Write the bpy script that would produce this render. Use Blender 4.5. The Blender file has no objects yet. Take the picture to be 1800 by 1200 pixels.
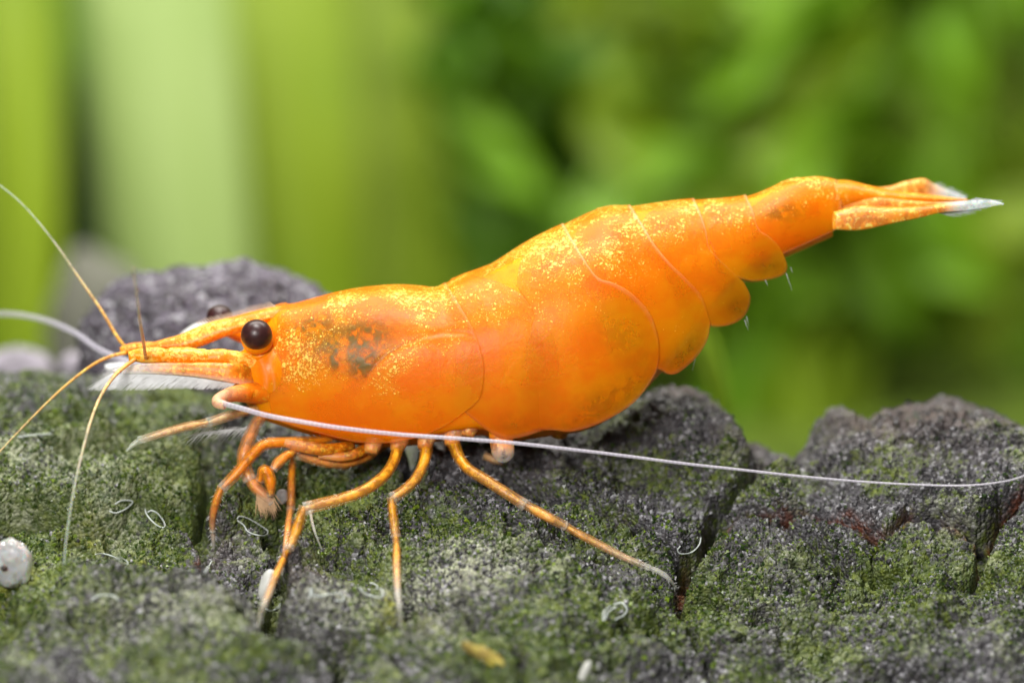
import bpy, math, random
import numpy as np
from mathutils import Vector, Matrix

# ------------------------------------------------------------------ camera, world, lamps
# 1 Blender unit = 1 cm.  The shrimp is about 2.6 cm long.
random.seed(4)
rng = np.random.default_rng(11)
S = bpy.context.scene
S.unit_settings.scale_length = 0.01
COL = S.collection
PITCH = math.radians(12)
D = 14.0                                   # camera to the middle of the subject
RIGHT = np.array([1., 0, 0])
FWD = np.array([0, math.cos(PITCH), -math.sin(PITCH)])
UP = np.array([0, math.sin(PITCH), math.cos(PITCH)])
CAM = -D * FWD

cam = bpy.data.objects.new('camera', bpy.data.cameras.new('camera'))
COL.objects.link(cam)
cam.location = CAM
cam.rotation_euler = (math.pi / 2 - PITCH, 0, 0)
cam.data.sensor_fit = 'HORIZONTAL'
cam.data.sensor_width = 36
cam.data.lens = 36 * D / 3.0
cam.data.clip_start = 0.1
cam.data.clip_end = 400
cam.data.dof.use_dof = True
cam.data.dof.focus_distance = D - 0.19
cam.data.dof.aperture_fstop = 0.42
S.camera = cam

W = bpy.data.worlds.new('World'); S.world = W; W.use_nodes = True
W.node_tree.nodes['Background'].inputs[0].default_value = (0.70, 0.76, 0.62, 1)
W.node_tree.nodes['Background'].inputs[1].default_value = 0.06

def lamp(name, loc, target, sx, sy, watts, color):
    d = bpy.data.lights.new(name, 'AREA'); d.shape = 'RECTANGLE'
    d.size = sx; d.size_y = sy; d.energy = watts; d.color = color
    o = bpy.data.objects.new(name, d); COL.objects.link(o)
    o.location = loc
    o.rotation_euler = (Vector(target) - Vector(loc)).to_track_quat('-Z', 'Y').to_euler()
    return o
lamp('aquarium_lamp', (-0.8, -1.2, 8.5), (0, 0.0, 0), 3.6, 1.6, 900, (1.0, 0.97, 0.93))
lamp('flash_softbox', (-3.0, -10.0, 4.6), (0, 0, -0.2), 3.4, 2.6, 1270, (1.0, 0.96, 0.92))
lamp('rear_aquarium_lamp', (0.5, 5.2, 10.5), (0, 10.5, 0), 16.0, 3.0, 3500, (1.0, 0.98, 0.9))

S.view_settings.view_transform = 'Standard'
S.view_settings.look = 'None'
S.view_settings.gamma = 1
S.view_settings.exposure = 0.0
S.render.engine = 'CYCLES'
S.cycles.use_denoising = True
S.cycles.denoiser = 'OPENIMAGEDENOISE'
S.cycles.use_adaptive_sampling = True
S.cycles.adaptive_threshold = 0.03
S.cycles.max_bounces = 7
S.cycles.diffuse_bounces = 3
S.cycles.transparent_max_bounces = 16
S.cycles.sample_clamp_indirect = 6

# ------------------------------------------------------------------ helpers
def view(px, py, w):
    """point seen at photo pixel px,py and w cm behind the subject plane -> (right, up, depth)"""
    px = np.asarray(px, float); py = np.asarray(py, float); w = np.asarray(w, float)
    k = (D + w) / D
    return np.stack(np.broadcast_arrays((px - 900) / 600 * k, (600 - py) / 600 * k, w), -1)
def v2w(p):
    p = np.asarray(p, float)
    return p[..., 0:1] * RIGHT + p[..., 1:2] * UP + p[..., 2:3] * FWD
def at(px, py, w):
    return v2w(view(px, py, w))
def w2px(P):
    d = P - CAM
    z = d @ FWD
    return 900 + (d @ RIGHT) / z * D * 600, 600 - (d @ UP) / z * D * 600, z - D

def noise(P, seed=0):
    """smooth value noise, P (N,3) -> -1..1"""
    P = np.asarray(P, float)
    i = np.floor(P).astype(np.int64); f = P - i
    f = f * f * f * (f * (f * 6 - 15) + 10)
    def h(x, y, z):
        n = (x * 374761393 + y * 668265263 + z * 1274126177 + seed * 974634777) & 0xffffffff
        n = ((n ^ (n >> 13)) * 1274126177) & 0xffffffff
        n = ((n ^ (n >> 16)) * 2246822519) & 0xffffffff
        return ((n ^ (n >> 15)) & 0xffffff) / 8388607.5 - 1
    r = 0
    for a in (0, 1):
        for b in (0, 1):
            for c in (0, 1):
                wt = (f[:, 0] if a else 1 - f[:, 0]) * (f[:, 1] if b else 1 - f[:, 1]) * (f[:, 2] if c else 1 - f[:, 2])
                r = r + wt * h(i[:, 0] + a, i[:, 1] + b, i[:, 2] + c)
    return r
def fbm(P, scale, octaves=3, seed=0):
    r = 0; a = 1; t = 0
    for k in range(octaves):
        r = r + a * noise(P * scale * 2 ** k, seed + k); t += a; a *= .5
    return r / t
def sstep(x, a, b):
    t = np.clip((x - a) / (b - a), 0, 1); return t * t * (3 - 2 * t)

def polydist(px, py, poly, closed=True):
    """signed distance to polygon, positive inside (px arrays)"""
    n = len(poly); d = np.full(px.shape, 1e9); inside = np.zeros(px.shape, bool)
    for k in range(n if closed else n - 1):
        (x0, y0), (x1, y1) = poly[k], poly[(k + 1) % n]
        ex, ey = x1 - x0, y1 - y0
        t = np.clip(((px - x0) * ex + (py - y0) * ey) / (ex * ex + ey * ey + 1e-9), 0, 1)
        d = np.minimum(d, np.hypot(px - x0 - t * ex, py - y0 - t * ey))
        if closed:
            c = (y0 > py) != (y1 > py)
            inside ^= c & (px < (ex * (py - y0) / (ey if abs(ey) > 1e-9 else 1e-9) + x0))
    return np.where(inside, d, -d) if closed else d

def spline(pts, n):
    """Catmull-Rom through pts (any dimension), n samples, even arc length"""
    P = np.array(pts, float)
    if len(P) == 2:
        t = np.linspace(0, 1, n)[:, None]; return P[0] * (1 - t) + P[1] * t
    Q = np.vstack([2 * P[0] - P[1], P, 2 * P[-1] - P[-2]])
    out = []
    for i in range(1, len(Q) - 2):
        t = np.linspace(0, 1, 24, endpoint=False)[:, None]
        a, b, c, d = Q[i - 1], Q[i], Q[i + 1], Q[i + 2]
        out.append(.5 * (2 * b + (c - a) * t + (2 * a - 5 * b + 4 * c - d) * t ** 2 + (3 * b - a - 3 * c + d) * t ** 3))
    out = np.vstack(out + [P[-1:]])
    L = np.r_[0, np.cumsum(np.linalg.norm(np.diff(out[:, :2], axis=0), axis=1) + 1e-9)]
    s = np.linspace(0, L[-1], n)
    return np.stack([np.interp(s, L, out[:, k]) for k in range(out.shape[1])], 1)

def mesh(name, verts, faces, mat, parent=None, base=(0, 0, 0), attrs=None, smooth=True):
    me = bpy.data.meshes.new(name)
    V = np.asarray(verts, float) - np.asarray(base, float)
    F = faces
    if isinstance(F, np.ndarray):
        n, k = F.shape
        me.vertices.add(len(V)); me.vertices.foreach_set('co', V.astype(np.float32).ravel())
        me.loops.add(n * k); me.loops.foreach_set('vertex_index', F.astype(np.int32).ravel())
        me.polygons.add(n); me.polygons.foreach_set('loop_start', np.arange(0, n * k, k, dtype=np.int32))
        me.update(calc_edges=True)
    else:
        me.from_pydata([tuple(v) for v in V], [], F)
    me.validate()
    for a, vals in (attrs or {}).items():
        at_ = me.attributes.new(a, 'FLOAT', 'POINT')
        at_.data.foreach_set('value', np.asarray(vals, np.float32).ravel())
    me.polygons.foreach_set('use_smooth', [smooth] * len(me.polygons))
    if mat: me.materials.append(mat)
    o = bpy.data.objects.new(name, me); COL.objects.link(o)
    if parent is not None:
        o.parent = parent
    else:
        o.location = base
    return o
def grid_faces(nr, nc, wrap=False):
    r = np.arange(nr - 1)[:, None]; c = np.arange(nc if wrap else nc - 1)[None]
    c2 = (c + 1) % nc
    return np.stack([r * nc + c, r * nc + c2, (r + 1) * nc + c2, (r + 1) * nc + c], -1).reshape(-1, 4)
def empty(name, base):
    o = bpy.data.objects.new(name, None); COL.objects.link(o); o.location = base
    o.empty_display_size = 0.1
    return o
def tag(o, label=None, cat=None, group=None, kind=None):
    if label: o['label'] = label
    if cat: o['category'] = cat
    if group: o['group'] = group
    if kind: o['kind'] = kind
    return o

# ------------------------------------------------------------------ materials
class NT:
    def __init__(s, name):
        s.m = bpy.data.materials.new(name); s.m.use_nodes = True
        s.t = s.m.node_tree; s.t.nodes.clear()
        s.out = s.t.nodes.new('ShaderNodeOutputMaterial')
    def n(s, typ, ins=None, **kw):
        nd = s.t.nodes.new(typ)
        for k, v in kw.items(): setattr(nd, k, v)
        for k, v in (ins or {}).items(): s.set(nd.inputs[k], v)
        return nd
    def set(s, sock, v):
        if isinstance(v, bpy.types.NodeSocket): s.t.links.new(v, sock)
        elif isinstance(v, bpy.types.Node): s.t.links.new(v.outputs[0], sock)
        else:
            if isinstance(v, tuple) and len(v) == 3 and sock.type == 'RGBA': v = v + (1,)
            sock.default_value = v
    def coord(s): return s.n('ShaderNodeTexCoord').outputs['Object']
    def attr(s, a): return s.n('ShaderNodeAttribute', attribute_name=a).outputs['Fac']
    def noise(s, vec, scale, detail=3, rough=.55, dist=0):
        return s.n('ShaderNodeTexNoise', {'Vector': vec, 'Scale': scale, 'Detail': detail, 'Roughness': rough, 'Distortion': dist}).outputs['Fac']
    def vor(s, vec, scale, out='Distance', feature='F1'):
        return s.n('ShaderNodeTexVoronoi', {'Vector': vec, 'Scale': scale}, feature=feature).outputs[out]
    def ramp(s, v, a, b, lo=0., hi=1.):
        return s.n('ShaderNodeMapRange', {'Value': v, 'From Min': a, 'From Max': b, 'To Min': lo, 'To Max': hi}, interpolation_type='SMOOTHSTEP').outputs[0]
    def math(s, op, a, b=0.):
        return s.n('ShaderNodeMath', {0: a, 1: b}, operation=op, use_clamp=False).outputs[0]
    def mix(s, f, a, b):
        nd = s.t.nodes.new('ShaderNodeMix'); nd.data_type = 'RGBA'
        s.set(nd.inputs[0], f); s.set(nd.inputs[6], a); s.set(nd.inputs[7], b)
        return nd.outputs[2]
    def bump(s, h, strength, dist):
        return s.n('ShaderNodeBump', {'Height': h, 'Strength': strength, 'Distance': dist}).outputs[0]
    def princ(s, **kw):
        nd = s.t.nodes.new('ShaderNodeBsdfPrincipled')
        for k, v in kw.items(): s.set(nd.inputs[k.replace('_', ' ')], v)
        return nd
    def done(s, sh):
        s.t.links.new(sh.outputs[0] if isinstance(sh, bpy.types.Node) else sh, s.out.inputs[0]); return s.m

def mat_rock(name='mossy_rock', moss_default=None, grey=(0.090, 0.087, 0.097), grain=95):
    t = NT(name); c = t.coord()
    cell = t.vor(c, grain, 'Color'); sep = t.n('ShaderNodeSeparateColor', {0: cell})
    r, g, b = sep.outputs[0], sep.outputs[1], sep.outputs[2]
    n1 = t.noise(c, 3.2, 4, .6); n2 = t.noise(c, 14, 4, .65); n3 = t.noise(c, 45, 3, .6)
    stone = t.mix(t.ramp(n2, .3, .72), tuple(x * .45 for x in grey), tuple(x * 1.25 for x in grey))
    stone = t.mix(t.math('MULTIPLY', t.ramp(r, .70, .98), .75), stone, (0.38, 0.38, 0.41))      # pale mineral grains
    stone = t.mix(t.math('MULTIPLY', t.ramp(g, .6, .95), .8), stone, (0.045, 0.04, 0.042))        # dark grains
    if moss_default is None:
        mm = t.attr('moss')
        mask = t.math('ADD', t.math('MULTIPLY', n2, .9), t.math('MULTIPLY', n3, .7))
        mask = t.math('ADD', mask, t.math('MULTIPLY', b, .5))
        mask = t.math('ADD', mask, t.math('MULTIPLY', t.ramp(n1, .38, .64), .60))
        mask = t.ramp(t.math('ADD', mask, mm), 1.62, 2.05)
        green = t.mix(t.ramp(n1, .35, .68), (0.014, 0.038, 0.003), (0.070, 0.110, 0.006))
        green = t.mix(t.ramp(n3, .4, .75), green, (0.160, 0.205, 0.014))
        col = t.mix(t.math('MULTIPLY', mask, .85), stone, green)
        lich = t.attr('lichen')
        lich = t.math('ADD', lich, t.math('MULTIPLY', t.ramp(t.noise(c, 6.5, 4, .6), .54, .66), .45))
        lm = t.math('MULTIPLY', lich, t.ramp(t.math('ADD', n3, t.math('MULTIPLY', r, .4)), .5, .85))
        col = t.mix(lm, col, (0.36, 0.38, 0.27))
        col = t.mix(t.math('MULTIPLY', t.attr('brown'), t.ramp(n2, .25, .6)), col, (0.115, 0.088, 0.078))
        rust = t.math('MULTIPLY', t.attr('rust'), t.ramp(n3, .3, .6))
        col = t.mix(rust, col, (0.13, 0.032, 0.010))
        lime = t.math('MULTIPLY', t.attr('lime'), t.ramp(n3, .35, .65))
        col = t.mix(lime, col, (0.25, 0.26, 0.03))
    else:
        col = t.mix(t.ramp(n3, .55, .75, 0, moss_default), stone, (0.05, 0.07, 0.02))
    dist = t.vor(c, grain, 'Distance')
    hgt = t.math('ADD', t.math('MULTIPLY', dist, -.6), t.math('MULTIPLY', n3, .8))
    p = t.princ(Base_Color=col, Roughness=t.ramp(g, 0, 1, .38, .8), Specular_IOR_Level=.45,
                Normal=t.bump(hgt, .8, .02))
    return t.done(p)
def mat_grain():
    t = NT('algae_grain'); a = t.attr('tone'); m = t.attr('green')
    g = t.mix(t.ramp(a, 0, 1), (0.012, 0.032, 0.003), (0.16, 0.235, 0.02))
    s = t.mix(t.ramp(a, .2, 1), (0.032, 0.031, 0.034), (0.37, 0.37, 0.40))
    p = t.princ(Base_Color=t.mix(m, s, g), Roughness=.35, Specular_IOR_Level=.5)
    return t.done(p)
def mat_flesh():
    """the glowing orange inside of the shrimp"""
    t = NT('orange_flesh'); c = t.coord()
    n1 = t.noise(c, 3.5, 3, .5); n2 = t.noise(c, 11, 4, .65); n3 = t.noise(c, 40, 4, .65, .5)
    col = t.mix(t.ramp(n1, .36, .64), (0.93, 0.222, 0.001), (0.94, 0.325, 0.001))
    col = t.mix(t.math('MULTIPLY', t.ramp(n2, .50, .70), .75), col, (0.92, 0.172, 0.001))
    col = t.mix(t.math('MULTIPLY', t.ramp(n2, .46, .30), .6), col, (0.90, 0.335, 0.003))
    col = t.mix(t.math('MULTIPLY', t.attr('red'), t.ramp(n2, .2, .7, .3, .8)), col, (0.87, 0.13, 0.001))
    ol = t.math('MULTIPLY', t.attr('olive'), t.ramp(n3, .3, .65))
    col = t.mix(ol, col, (0.42, 0.13, 0.003))
    dk = t.math('MULTIPLY', t.attr('dark'), t.ramp(n3, .38, .54))
    col = t.mix(dk, col, (0.13, 0.060, 0.006))
    p = t.princ(Base_Color=col, Roughness=.5, Specular_IOR_Level=.15, Subsurface_Weight=1.,
                Subsurface_Radius=(1.0, .68, .06), Subsurface_Scale=.075, Normal=t.bump(n3, .2, .01))
    return t.done(p)
def mat_shell():
    """thin clear orange shell with gold flecks, lying over the flesh"""
    t = NT('orange_shell'); c = t.coord()
    n1 = t.noise(c, 7., 4, .6); n3 = t.noise(c, 40, 4, .65, .5)
    col = t.mix(t.ramp(n1, .36, .64), (0.94, 0.225, 0.001), (0.95, 0.33, 0.001))
    col = t.mix(t.math('MULTIPLY', t.attr('red'), .8), col, (1.0, 0.125, 0.001))
    ol = t.math('MULTIPLY', t.attr('olive'), t.ramp(n3, .3, .65))
    col = t.mix(ol, col, (0.40, 0.13, 0.003))
    dk = t.math('MULTIPLY', t.attr('dark'), t.ramp(n3, .38, .54))
    col = t.mix(dk, col, (0.165, 0.095, 0.006))
    col = t.mix(t.math('MULTIPLY', t.attr('line'), .7), col, (0.20, 0.07, 0.004))
    nz = t.n('ShaderNodeTexNoise', {'Vector': c, 'Scale': 70., 'Detail': 2.}).outputs['Color']
    sc = t.n('ShaderNodeVectorMath', {0: nz}, operation='SCALE'); sc.inputs['Scale'].default_value = .018
    wob2 = t.n('ShaderNodeVectorMath', {0: c, 1: sc.outputs[0]}, operation='ADD').outputs[0]
    v1 = t.vor(wob2, 86); v2 = t.vor(wob2, 170)
    k1 = t.n('ShaderNodeSeparateColor', {0: t.vor(wob2, 86, 'Color')}).outputs[0]
    k2 = t.n('ShaderNodeSeparateColor', {0: t.vor(wob2, 170, 'Color')}).outputs[0]
    clus = t.noise(c, 7., 5, .7)
    dens = t.math('MINIMUM', t.math('MULTIPLY', t.attr('fleck'), t.ramp(clus, .34, .62, .2, 1.)), 1.)
    f1 = t.ramp(t.math('SUBTRACT', t.math('MULTIPLY', t.math('MULTIPLY', dens, t.ramp(k1, .15, .9)), .70), v1), 0., .12)
    f2 = t.ramp(t.math('SUBTRACT', t.math('MULTIPLY', t.math('MULTIPLY', dens, t.ramp(k2, .1, .7)), .80), v2), 0., .15)
    fl = t.math('MAXIMUM', f1, t.math('MULTIPLY', f2, .8))
    col = t.mix(t.math('MULTIPLY', fl, .88), col, (1.0, 0.62, 0.11))
    col = t.mix(t.attr('pale'), col, (1.0, 0.50, 0.27))
    fres = t.n('ShaderNodeLayerWeight', {'Blend': .25}).outputs['Facing']
    al = t.math('ADD', .32, t.math('MULTIPLY', fres, .18))
    al = t.math('ADD', al, t.math('MULTIPLY', t.attr('thick'), .5))
    al = t.math('MAXIMUM', al, t.math('MULTIPLY', fl, .95))
    al = t.math('MAXIMUM', al, t.math('MULTIPLY', t.attr('line'), .8))
    al = t.math('MAXIMUM', al, t.math('MULTIPLY', dk, .85))
    al = t.math('MINIMUM', t.math('MAXIMUM', al, t.math('MULTIPLY', t.attr('pale'), 1.2)), 1.)
    h = t.math('ADD', t.math('MULTIPLY', n3, .5), t.math('MULTIPLY', fl, .35))
    p = t.princ(Base_Color=col, Roughness=.38, Specular_IOR_Level=.32, Subsurface_Weight=.35,
                Subsurface_Radius=(1.0, .5, .15), Subsurface_Scale=.015, Alpha=al, Normal=t.bump(h, .3, .012))
    return t.done(p)
def mat_limb(name, body=(0.85, 0.25, 0.008), clear=(0.72, 0.72, 0.66), a0=.86, a1=.42, fleck=(1., .50, .04), sss=.5, dk=.34, skin=.12):
    """amber limb: attribute core = 1 on the strand inside, 0 on the clear skin; tip = 1 where it turns clear"""
    t = NT(name); c = t.coord(); tip = t.attr('tip'); core = t.attr('core')
    n2 = t.noise(c, 26, 3, .6); n3 = t.noise(c, 75, 3, .7)
    col = t.mix(t.ramp(n2, .35, .65), tuple(x * dk for x in body), body)
    col = t.mix(t.ramp(n3, .52, .64), col, fleck)
    col = t.mix(tip, col, clear)
    al = t.ramp(tip, 0, 1, a0, a1)
    al = t.math('SUBTRACT', al, t.ramp(n2, .50, .35, .0, .30))
    fres = t.n('ShaderNodeLayerWeight', {'Blend': .3}).outputs['Facing']
    sk = t.math('ADD', skin, t.math('MULTIPLY', fres, .38))
    sk = t.math('ADD', sk, t.math('MULTIPLY', tip, .12))
    al = t.math('ADD', t.math('MULTIPLY', al, core), t.math('MULTIPLY', sk, t.math('SUBTRACT', 1., core)))
    scol = t.mix(.55, col, t.mix(tip, (0.95, 0.36, 0.03), clear))
    col = t.mix(core, scol, col)
    p = t.princ(Base_Color=col, Roughness=t.math('ADD', .12, t.math('MULTIPLY', core, .3)), Specular_IOR_Level=.5, Subsurface_Weight=t.math('MULTIPLY', core, sss),
                Subsurface_Radius=(1., .45, .1), Subsurface_Scale=.03, Alpha=al, Normal=t.bump(n3, .3, .006))
    return t.done(p)
def mat_simple(name, col, rough=.5, spec=.4, alpha=1., sss=0., nscale=20, var=.35, bump=.2, bdist=.01, col2=None, coat=0.):
    t = NT(name); c = t.coord(); n = t.noise(c, nscale, 4, .6)
    cc = t.mix(t.ramp(n, .3, .7), tuple(x * (1 - var) for x in col), col2 or tuple(min(1, x * (1 + var * .5)) for x in col))
    p = t.princ(Base_Color=cc, Roughness=rough, Specular_IOR_Level=spec, Alpha=alpha, Subsurface_Weight=sss,
                Subsurface_Radius=(.6, .6, .6), Subsurface_Scale=.03, Coat_Weight=coat, Normal=t.bump(n, bump, bdist))
    return t.done(p)
def mat_leaf(name, c1, c2, scale=1.2):
    t = NT(name); c = t.coord(); n = t.noise(c, scale, 3, .55)
    col = t.mix(t.ramp(n, .32, .68), c1, c2)
    d = t.princ(Base_Color=col, Roughness=.45, Specular_IOR_Level=.3)
    tr = t.n('ShaderNodeBsdfTranslucent', {'Color': col})
    return t.done(t.n('ShaderNodeMixShader', {0: .35, 1: d.outputs[0], 2: tr.outputs[0]}))
def mat_antenna():
    t = NT('pale_antenna'); a = t.attr('along'); tip = t.attr('tip')
    w = t.math('SINE', t.math('MULTIPLY', a, 1.))
    band = t.ramp(w, -.5, .8)
    col = t.mix(band, (0.58, 0.55, 0.64), (0.68, 0.66, 0.76))
    p = t.princ(Base_Color=col, Roughness=.25, Specular_IOR_Level=.5, Alpha=t.ramp(tip, 0, 1, .56, .24),
                Subsurface_Weight=.4, Subsurface_Radius=(.5, .5, .5), Subsurface_Scale=.02)
    return t.done(p)

def mat_quartz():
    t = NT('clear_quartz'); c = t.coord(); n = t.noise(c, 12, 4, .6)
    col = t.mix(t.ramp(n, .4, .65), (0.58, 0.59, 0.61), (0.74, 0.75, 0.78))
    return t.done(t.princ(Base_Color=col, Roughness=t.ramp(n, .3, .7, .08, .35), IOR=1.28, Transmission_Weight=.55, Subsurface_Weight=.5, Subsurface_Scale=.05, Specular_IOR_Level=.5, Normal=t.bump(n, .5, .015)))
M = dict(
    crystal=mat_quartz(),
    rock=mat_rock(), boulder=mat_rock('grey_rock', .5, (0.108, 0.092, 0.124), 60), grain=mat_grain(), shell=mat_shell(), flesh=mat_flesh(),
    limb=mat_limb('amber_limb', (1.0, 0.43, 0.015), a0=.90, a1=.22, dk=.42, fleck=(1., .58, .05)),
    limb2=mat_limb('orange_limb', (1.0, 0.29, 0.004), a0=.92, a1=.3, dk=.5, skin=.18),
    head=mat_limb('orange_head', (1.0, 0.23, 0.002), (.9, .6, .42), 1.1, .6, (1., .42, .03), .6, .82),
    feeler=mat_limb('yellow_feeler', (0.90, 0.36, 0.015), (0.62, 0.66, 0.58), .95, .5, (1., .70, .13), dk=.7),
    antenna=mat_antenna(),
    scale=mat_limb('clear_scale', (1.0, 0.25, 0.006), (0.86, 0.74, 0.66), .95, .5, dk=.8),
    bristle=mat_simple('white_bristle', (0.78, 0.79, 0.80), .3, .5, .75, var=.1),
    tooth=mat_simple('rostrum_tooth', (0.62, 0.50, 0.40), .3, .5, .8, var=.2),
    eye=mat_simple('dark_eye', (0.040, 0.012, 0.012), .36, .45, var=.3, nscale=90, bump=.12, bdist=.004),
    core=mat_simple('orange_flesh', (0.95, 0.22, 0.004), .45, .3, sss=.6, var=.25, nscale=8),
    quartz=mat_simple('quartz', (0.66, 0.66, 0.68), .2, .5, .62, .6, var=.25, nscale=9, bump=.5, bdist=.02),
    pebble=mat_simple('pale_pebble', (0.34, 0.31, 0.36), .6, .3, nscale=9, var=.4, bump=.4, bdist=.03),
    filament=mat_simple('white_filament', (0.60, 0.66, 0.64), .3, .5, .85, var=.25),
    seed=mat_simple('white_seed', (0.50, 0.51, 0.48), .4, .4, var=.15),
    speck=mat_simple('dark_speck', (0.05, 0.035, 0.03), .6, .3),
    chip=mat_simple('brown_chip', (0.26, 0.16, 0.05), .6, .3, nscale=14, col2=(0.42, 0.36, 0.06)),
    stone_far=mat_simple('far_stone', (0.15, 0.15, 0.12), .8, .2, nscale=1.2, var=.4, bump=.5, bdist=.1),
    gravel=mat_simple('gravel', (0.085, 0.13, 0.012), .8, .2, nscale=5, var=.5, bump=.6, bdist=.1),
    leaf_mint=mat_leaf('mint_leaf', (0.29, 0.43, 0.10), (0.37, 0.49, 0.16), .5),
    leaf_lime=mat_leaf('lime_leaf', (0.20, 0.33, 0.012), (0.28, 0.39, 0.02), .7),
    leaf_yel=mat_leaf('yellow_green_leaf', (0.22, 0.34, 0.015), (0.28, 0.38, 0.03), .6),
    leaf_mid=mat_leaf('mid_green_leaf', (0.13, 0.29, 0.006), (0.20, 0.36, 0.016), .7),
    leaf_dark=mat_leaf('dark_green_leaf', (0.065, 0.165, 0.005), (0.11, 0.225, 0.010), .7),
    leaf_oliv=mat_leaf('olive_leaf', (0.18, 0.29, 0.010), (0.24, 0.34, 0.022), .8),
    moss_wall=mat_leaf('moss_wall', (0.10, 0.24, 0.006), (0.19, 0.33, 0.018), .30),
)

# ------------------------------------------------------------------ the setting behind
def sheet(name, P, mat, nr, nc, label=None):
    o = mesh(name, P, grid_faces(nr, nc), mat)
    return o
# mossy back of the tank
nr, nc = 90, 130
uu, vv = np.meshgrid(np.linspace(-9, 9, nc), np.linspace(-3.5, 7, nr))
P = np.stack([uu, np.full_like(uu, 13.5), vv], -1).reshape(-1, 3)
P[:, 1] += .55 * fbm(P, .7, 4, 5)
o = sheet('moss_wall', P, M['moss_wall'], nr, nc); tag(o, kind='structure')
# gravel far below
uu, vv = np.meshgrid(np.linspace(-12, 12, 80), np.linspace(-6, 14.5, 80))
P = np.stack([uu, vv, np.full_like(uu, -2.35)], -1).reshape(-1, 3)
P[:, 2] += .12 * fbm(P, 1.2, 3, 8)
o = sheet('gravel_bed', P, M['gravel'], 80, 80); tag(o, kind='structure')

def blade(parent, base, pts, width, w, mat, bow=0., twist=0.):
    """one strap-shaped leaf: pts are photo pixels of its midline, width in pixels along it"""
    n = 36
    c = spline([(x, y) for x, y in pts], n)
    t = np.linspace(0, 1, n)
    wd = np.interp(t, np.linspace(0, 1, len(width)), width)
    tn = np.gradient(c, axis=0); tn /= np.linalg.norm(tn, axis=1)[:, None]
    nn = np.stack([-tn[:, 1], tn[:, 0]], 1)
    cols = []
    for k in np.linspace(-1, 1, 7):
        q = c + nn * (wd * .5 * k)[:, None]
        dz = w + bow * (t - .5) ** 2 + .10 * abs(k) * (1 - .6 * abs(k)) * wd / 100 + twist * k * (t - .5) + .04 * np.sin(9 * t + 3 * k)
        cols.append(at(q[:, 0], q[:, 1], dz))
    P = np.stack(cols, 1).reshape(-1, 3)
    F = grid_faces(n, 7)
    o = mesh('leaf', P, F, mat, parent, base)
    so = o.modifiers.new('thickness', 'SOLIDIFY'); so.thickness = .02
    return o
def plant(name, label, leaves, foot, group=None):
    base = at(foot[0], foot[1], foot[2])
    base[2] = -2.35
    e = empty(name, base); tag(e, label, 'plant', group)
    for lf in leaves:
        lf = list(lf); lf[2] += 1.6 if lf[2] > 5 else 0
        blade(e, base, *lf)
    return e
G = 'out of focus water plants behind the shrimp'
plant('water_plant', 'broad pale mint green blurred leaf left of the shrimp, behind the grey boulder', [
    ([(340, 1500), (330, 800), (305, 400), (275, 0), (250, -300)], [120, 230, 270, 260, 240], 7.0, M['leaf_mint'], 2.),
], (330, 1600, 7.0), G)
plant('water_plant', 'broad yellow green blurred leaves rising just right of the mint green leaf', [
    ([(500, 1500), (520, 700), (500, 200), (470, -300)], [100, 260, 260, 240], 8.2, M['leaf_lime'], 1.5),
    ([(650, 1500), (668, 700), (668, 200), (640, -300)], [90, 300, 310, 280], 8.8, M['leaf_yel'], 1.5),
], (580, 1600, 8.2), G)
plant('water_plant', 'narrow yellow green blurred leaves at the far left edge of the picture', [
    ([(10, 1500), (30, 700), (40, 300), (30, -300)], [60, 130, 130, 120], 6.5, M['leaf_lime'], 1.),
    ([(-130, 1500), (-100, 700), (-90, 300), (-120, -300)], [60, 150, 150, 140], 7.0, M['leaf_yel'], 1.),
    ([(150, 1500), (150, 500), (130, 250), (110, -300)], [60, 170, 170, 150], 8.6, M['leaf_dark'], 1.),
    ([(150, 1500), (150, 600), (140, 400), (136, 260), (132, 120)], [30, 70, 84, 80, 10], 6.9, mat_leaf('gap_shade_leaf', (0.012, 0.022, 0.006), (0.02, 0.04, 0.008)), 0.),  # near-black blade: shade of the gap between the leaves, put into its colour
], (0, 1600, 6.5), G)
plant('water_plant', 'dark green blurred plant in the gap behind the shrimp\'s back', [
    ([(880, 1500), (900, 600), (880, 250), (830, -200)], [60, 130, 170, 90], 9.8, M['leaf_dark'], 1.),
    ([(980, 1500), (990, 700), (1000, 300), (1060, -200)], [60, 120, 150, 60], 10.2, M['leaf_dark'], 1.),
    ([(830, 300), (850, 100), (850, -300)], [60, 120, 90], 10.4, M['leaf_oliv'], 1.),
], (930, 1600, 10.0), G)
plant('water_plant', 'mid green blurred bushy plant above the shrimp\'s tail segments', [
    ([(1100, 1500), (1120, 700), (1180, 250), (1200, -300)], [60, 150, 190, 120], 9.6, M['leaf_mid'], 1.),
    ([(1200, 1500), (1260, 700), (1330, 300), (1420, -200)], [60, 160, 210, 120], 9.0, M['leaf_mid'], 1.),
    ([(1120, 250), (1170, 80), (1240, -200)], [60, 170, 120], 10.6, M['leaf_oliv'], 1.),
    ([(1060, 500), (1090, 420), (1150, 330)], [40, 120, 40], 10.6, M['leaf_mid'], 1.),
], (1180, 1600, 9.4), G)
plant('water_plant', 'olive green blurred plant at the right edge, behind the tail fan', [
    ([(1500, 1500), (1490, 800), (1470, 480), (1430, 300)], [80, 190, 160, 40], 9.2, M['leaf_oliv'], 1.),
    ([(1620, 1500), (1650, 700), (1640, 200), (1560, -300)], [80, 150, 190, 120], 9.8, M['leaf_mid'], 1.),
    ([(1780, 1500), (1790, 700), (1740, 200), (1640, -300)], [80, 150, 200, 140], 9.4, M['leaf_oliv'], 1.),
    ([(1900, 1500), (1890, 700), (1870, 200), (1900, -300)], [80, 150, 200, 140], 10.4, M['leaf_mid'], 1.),
], (1650, 1600, 9.4), G)
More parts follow.
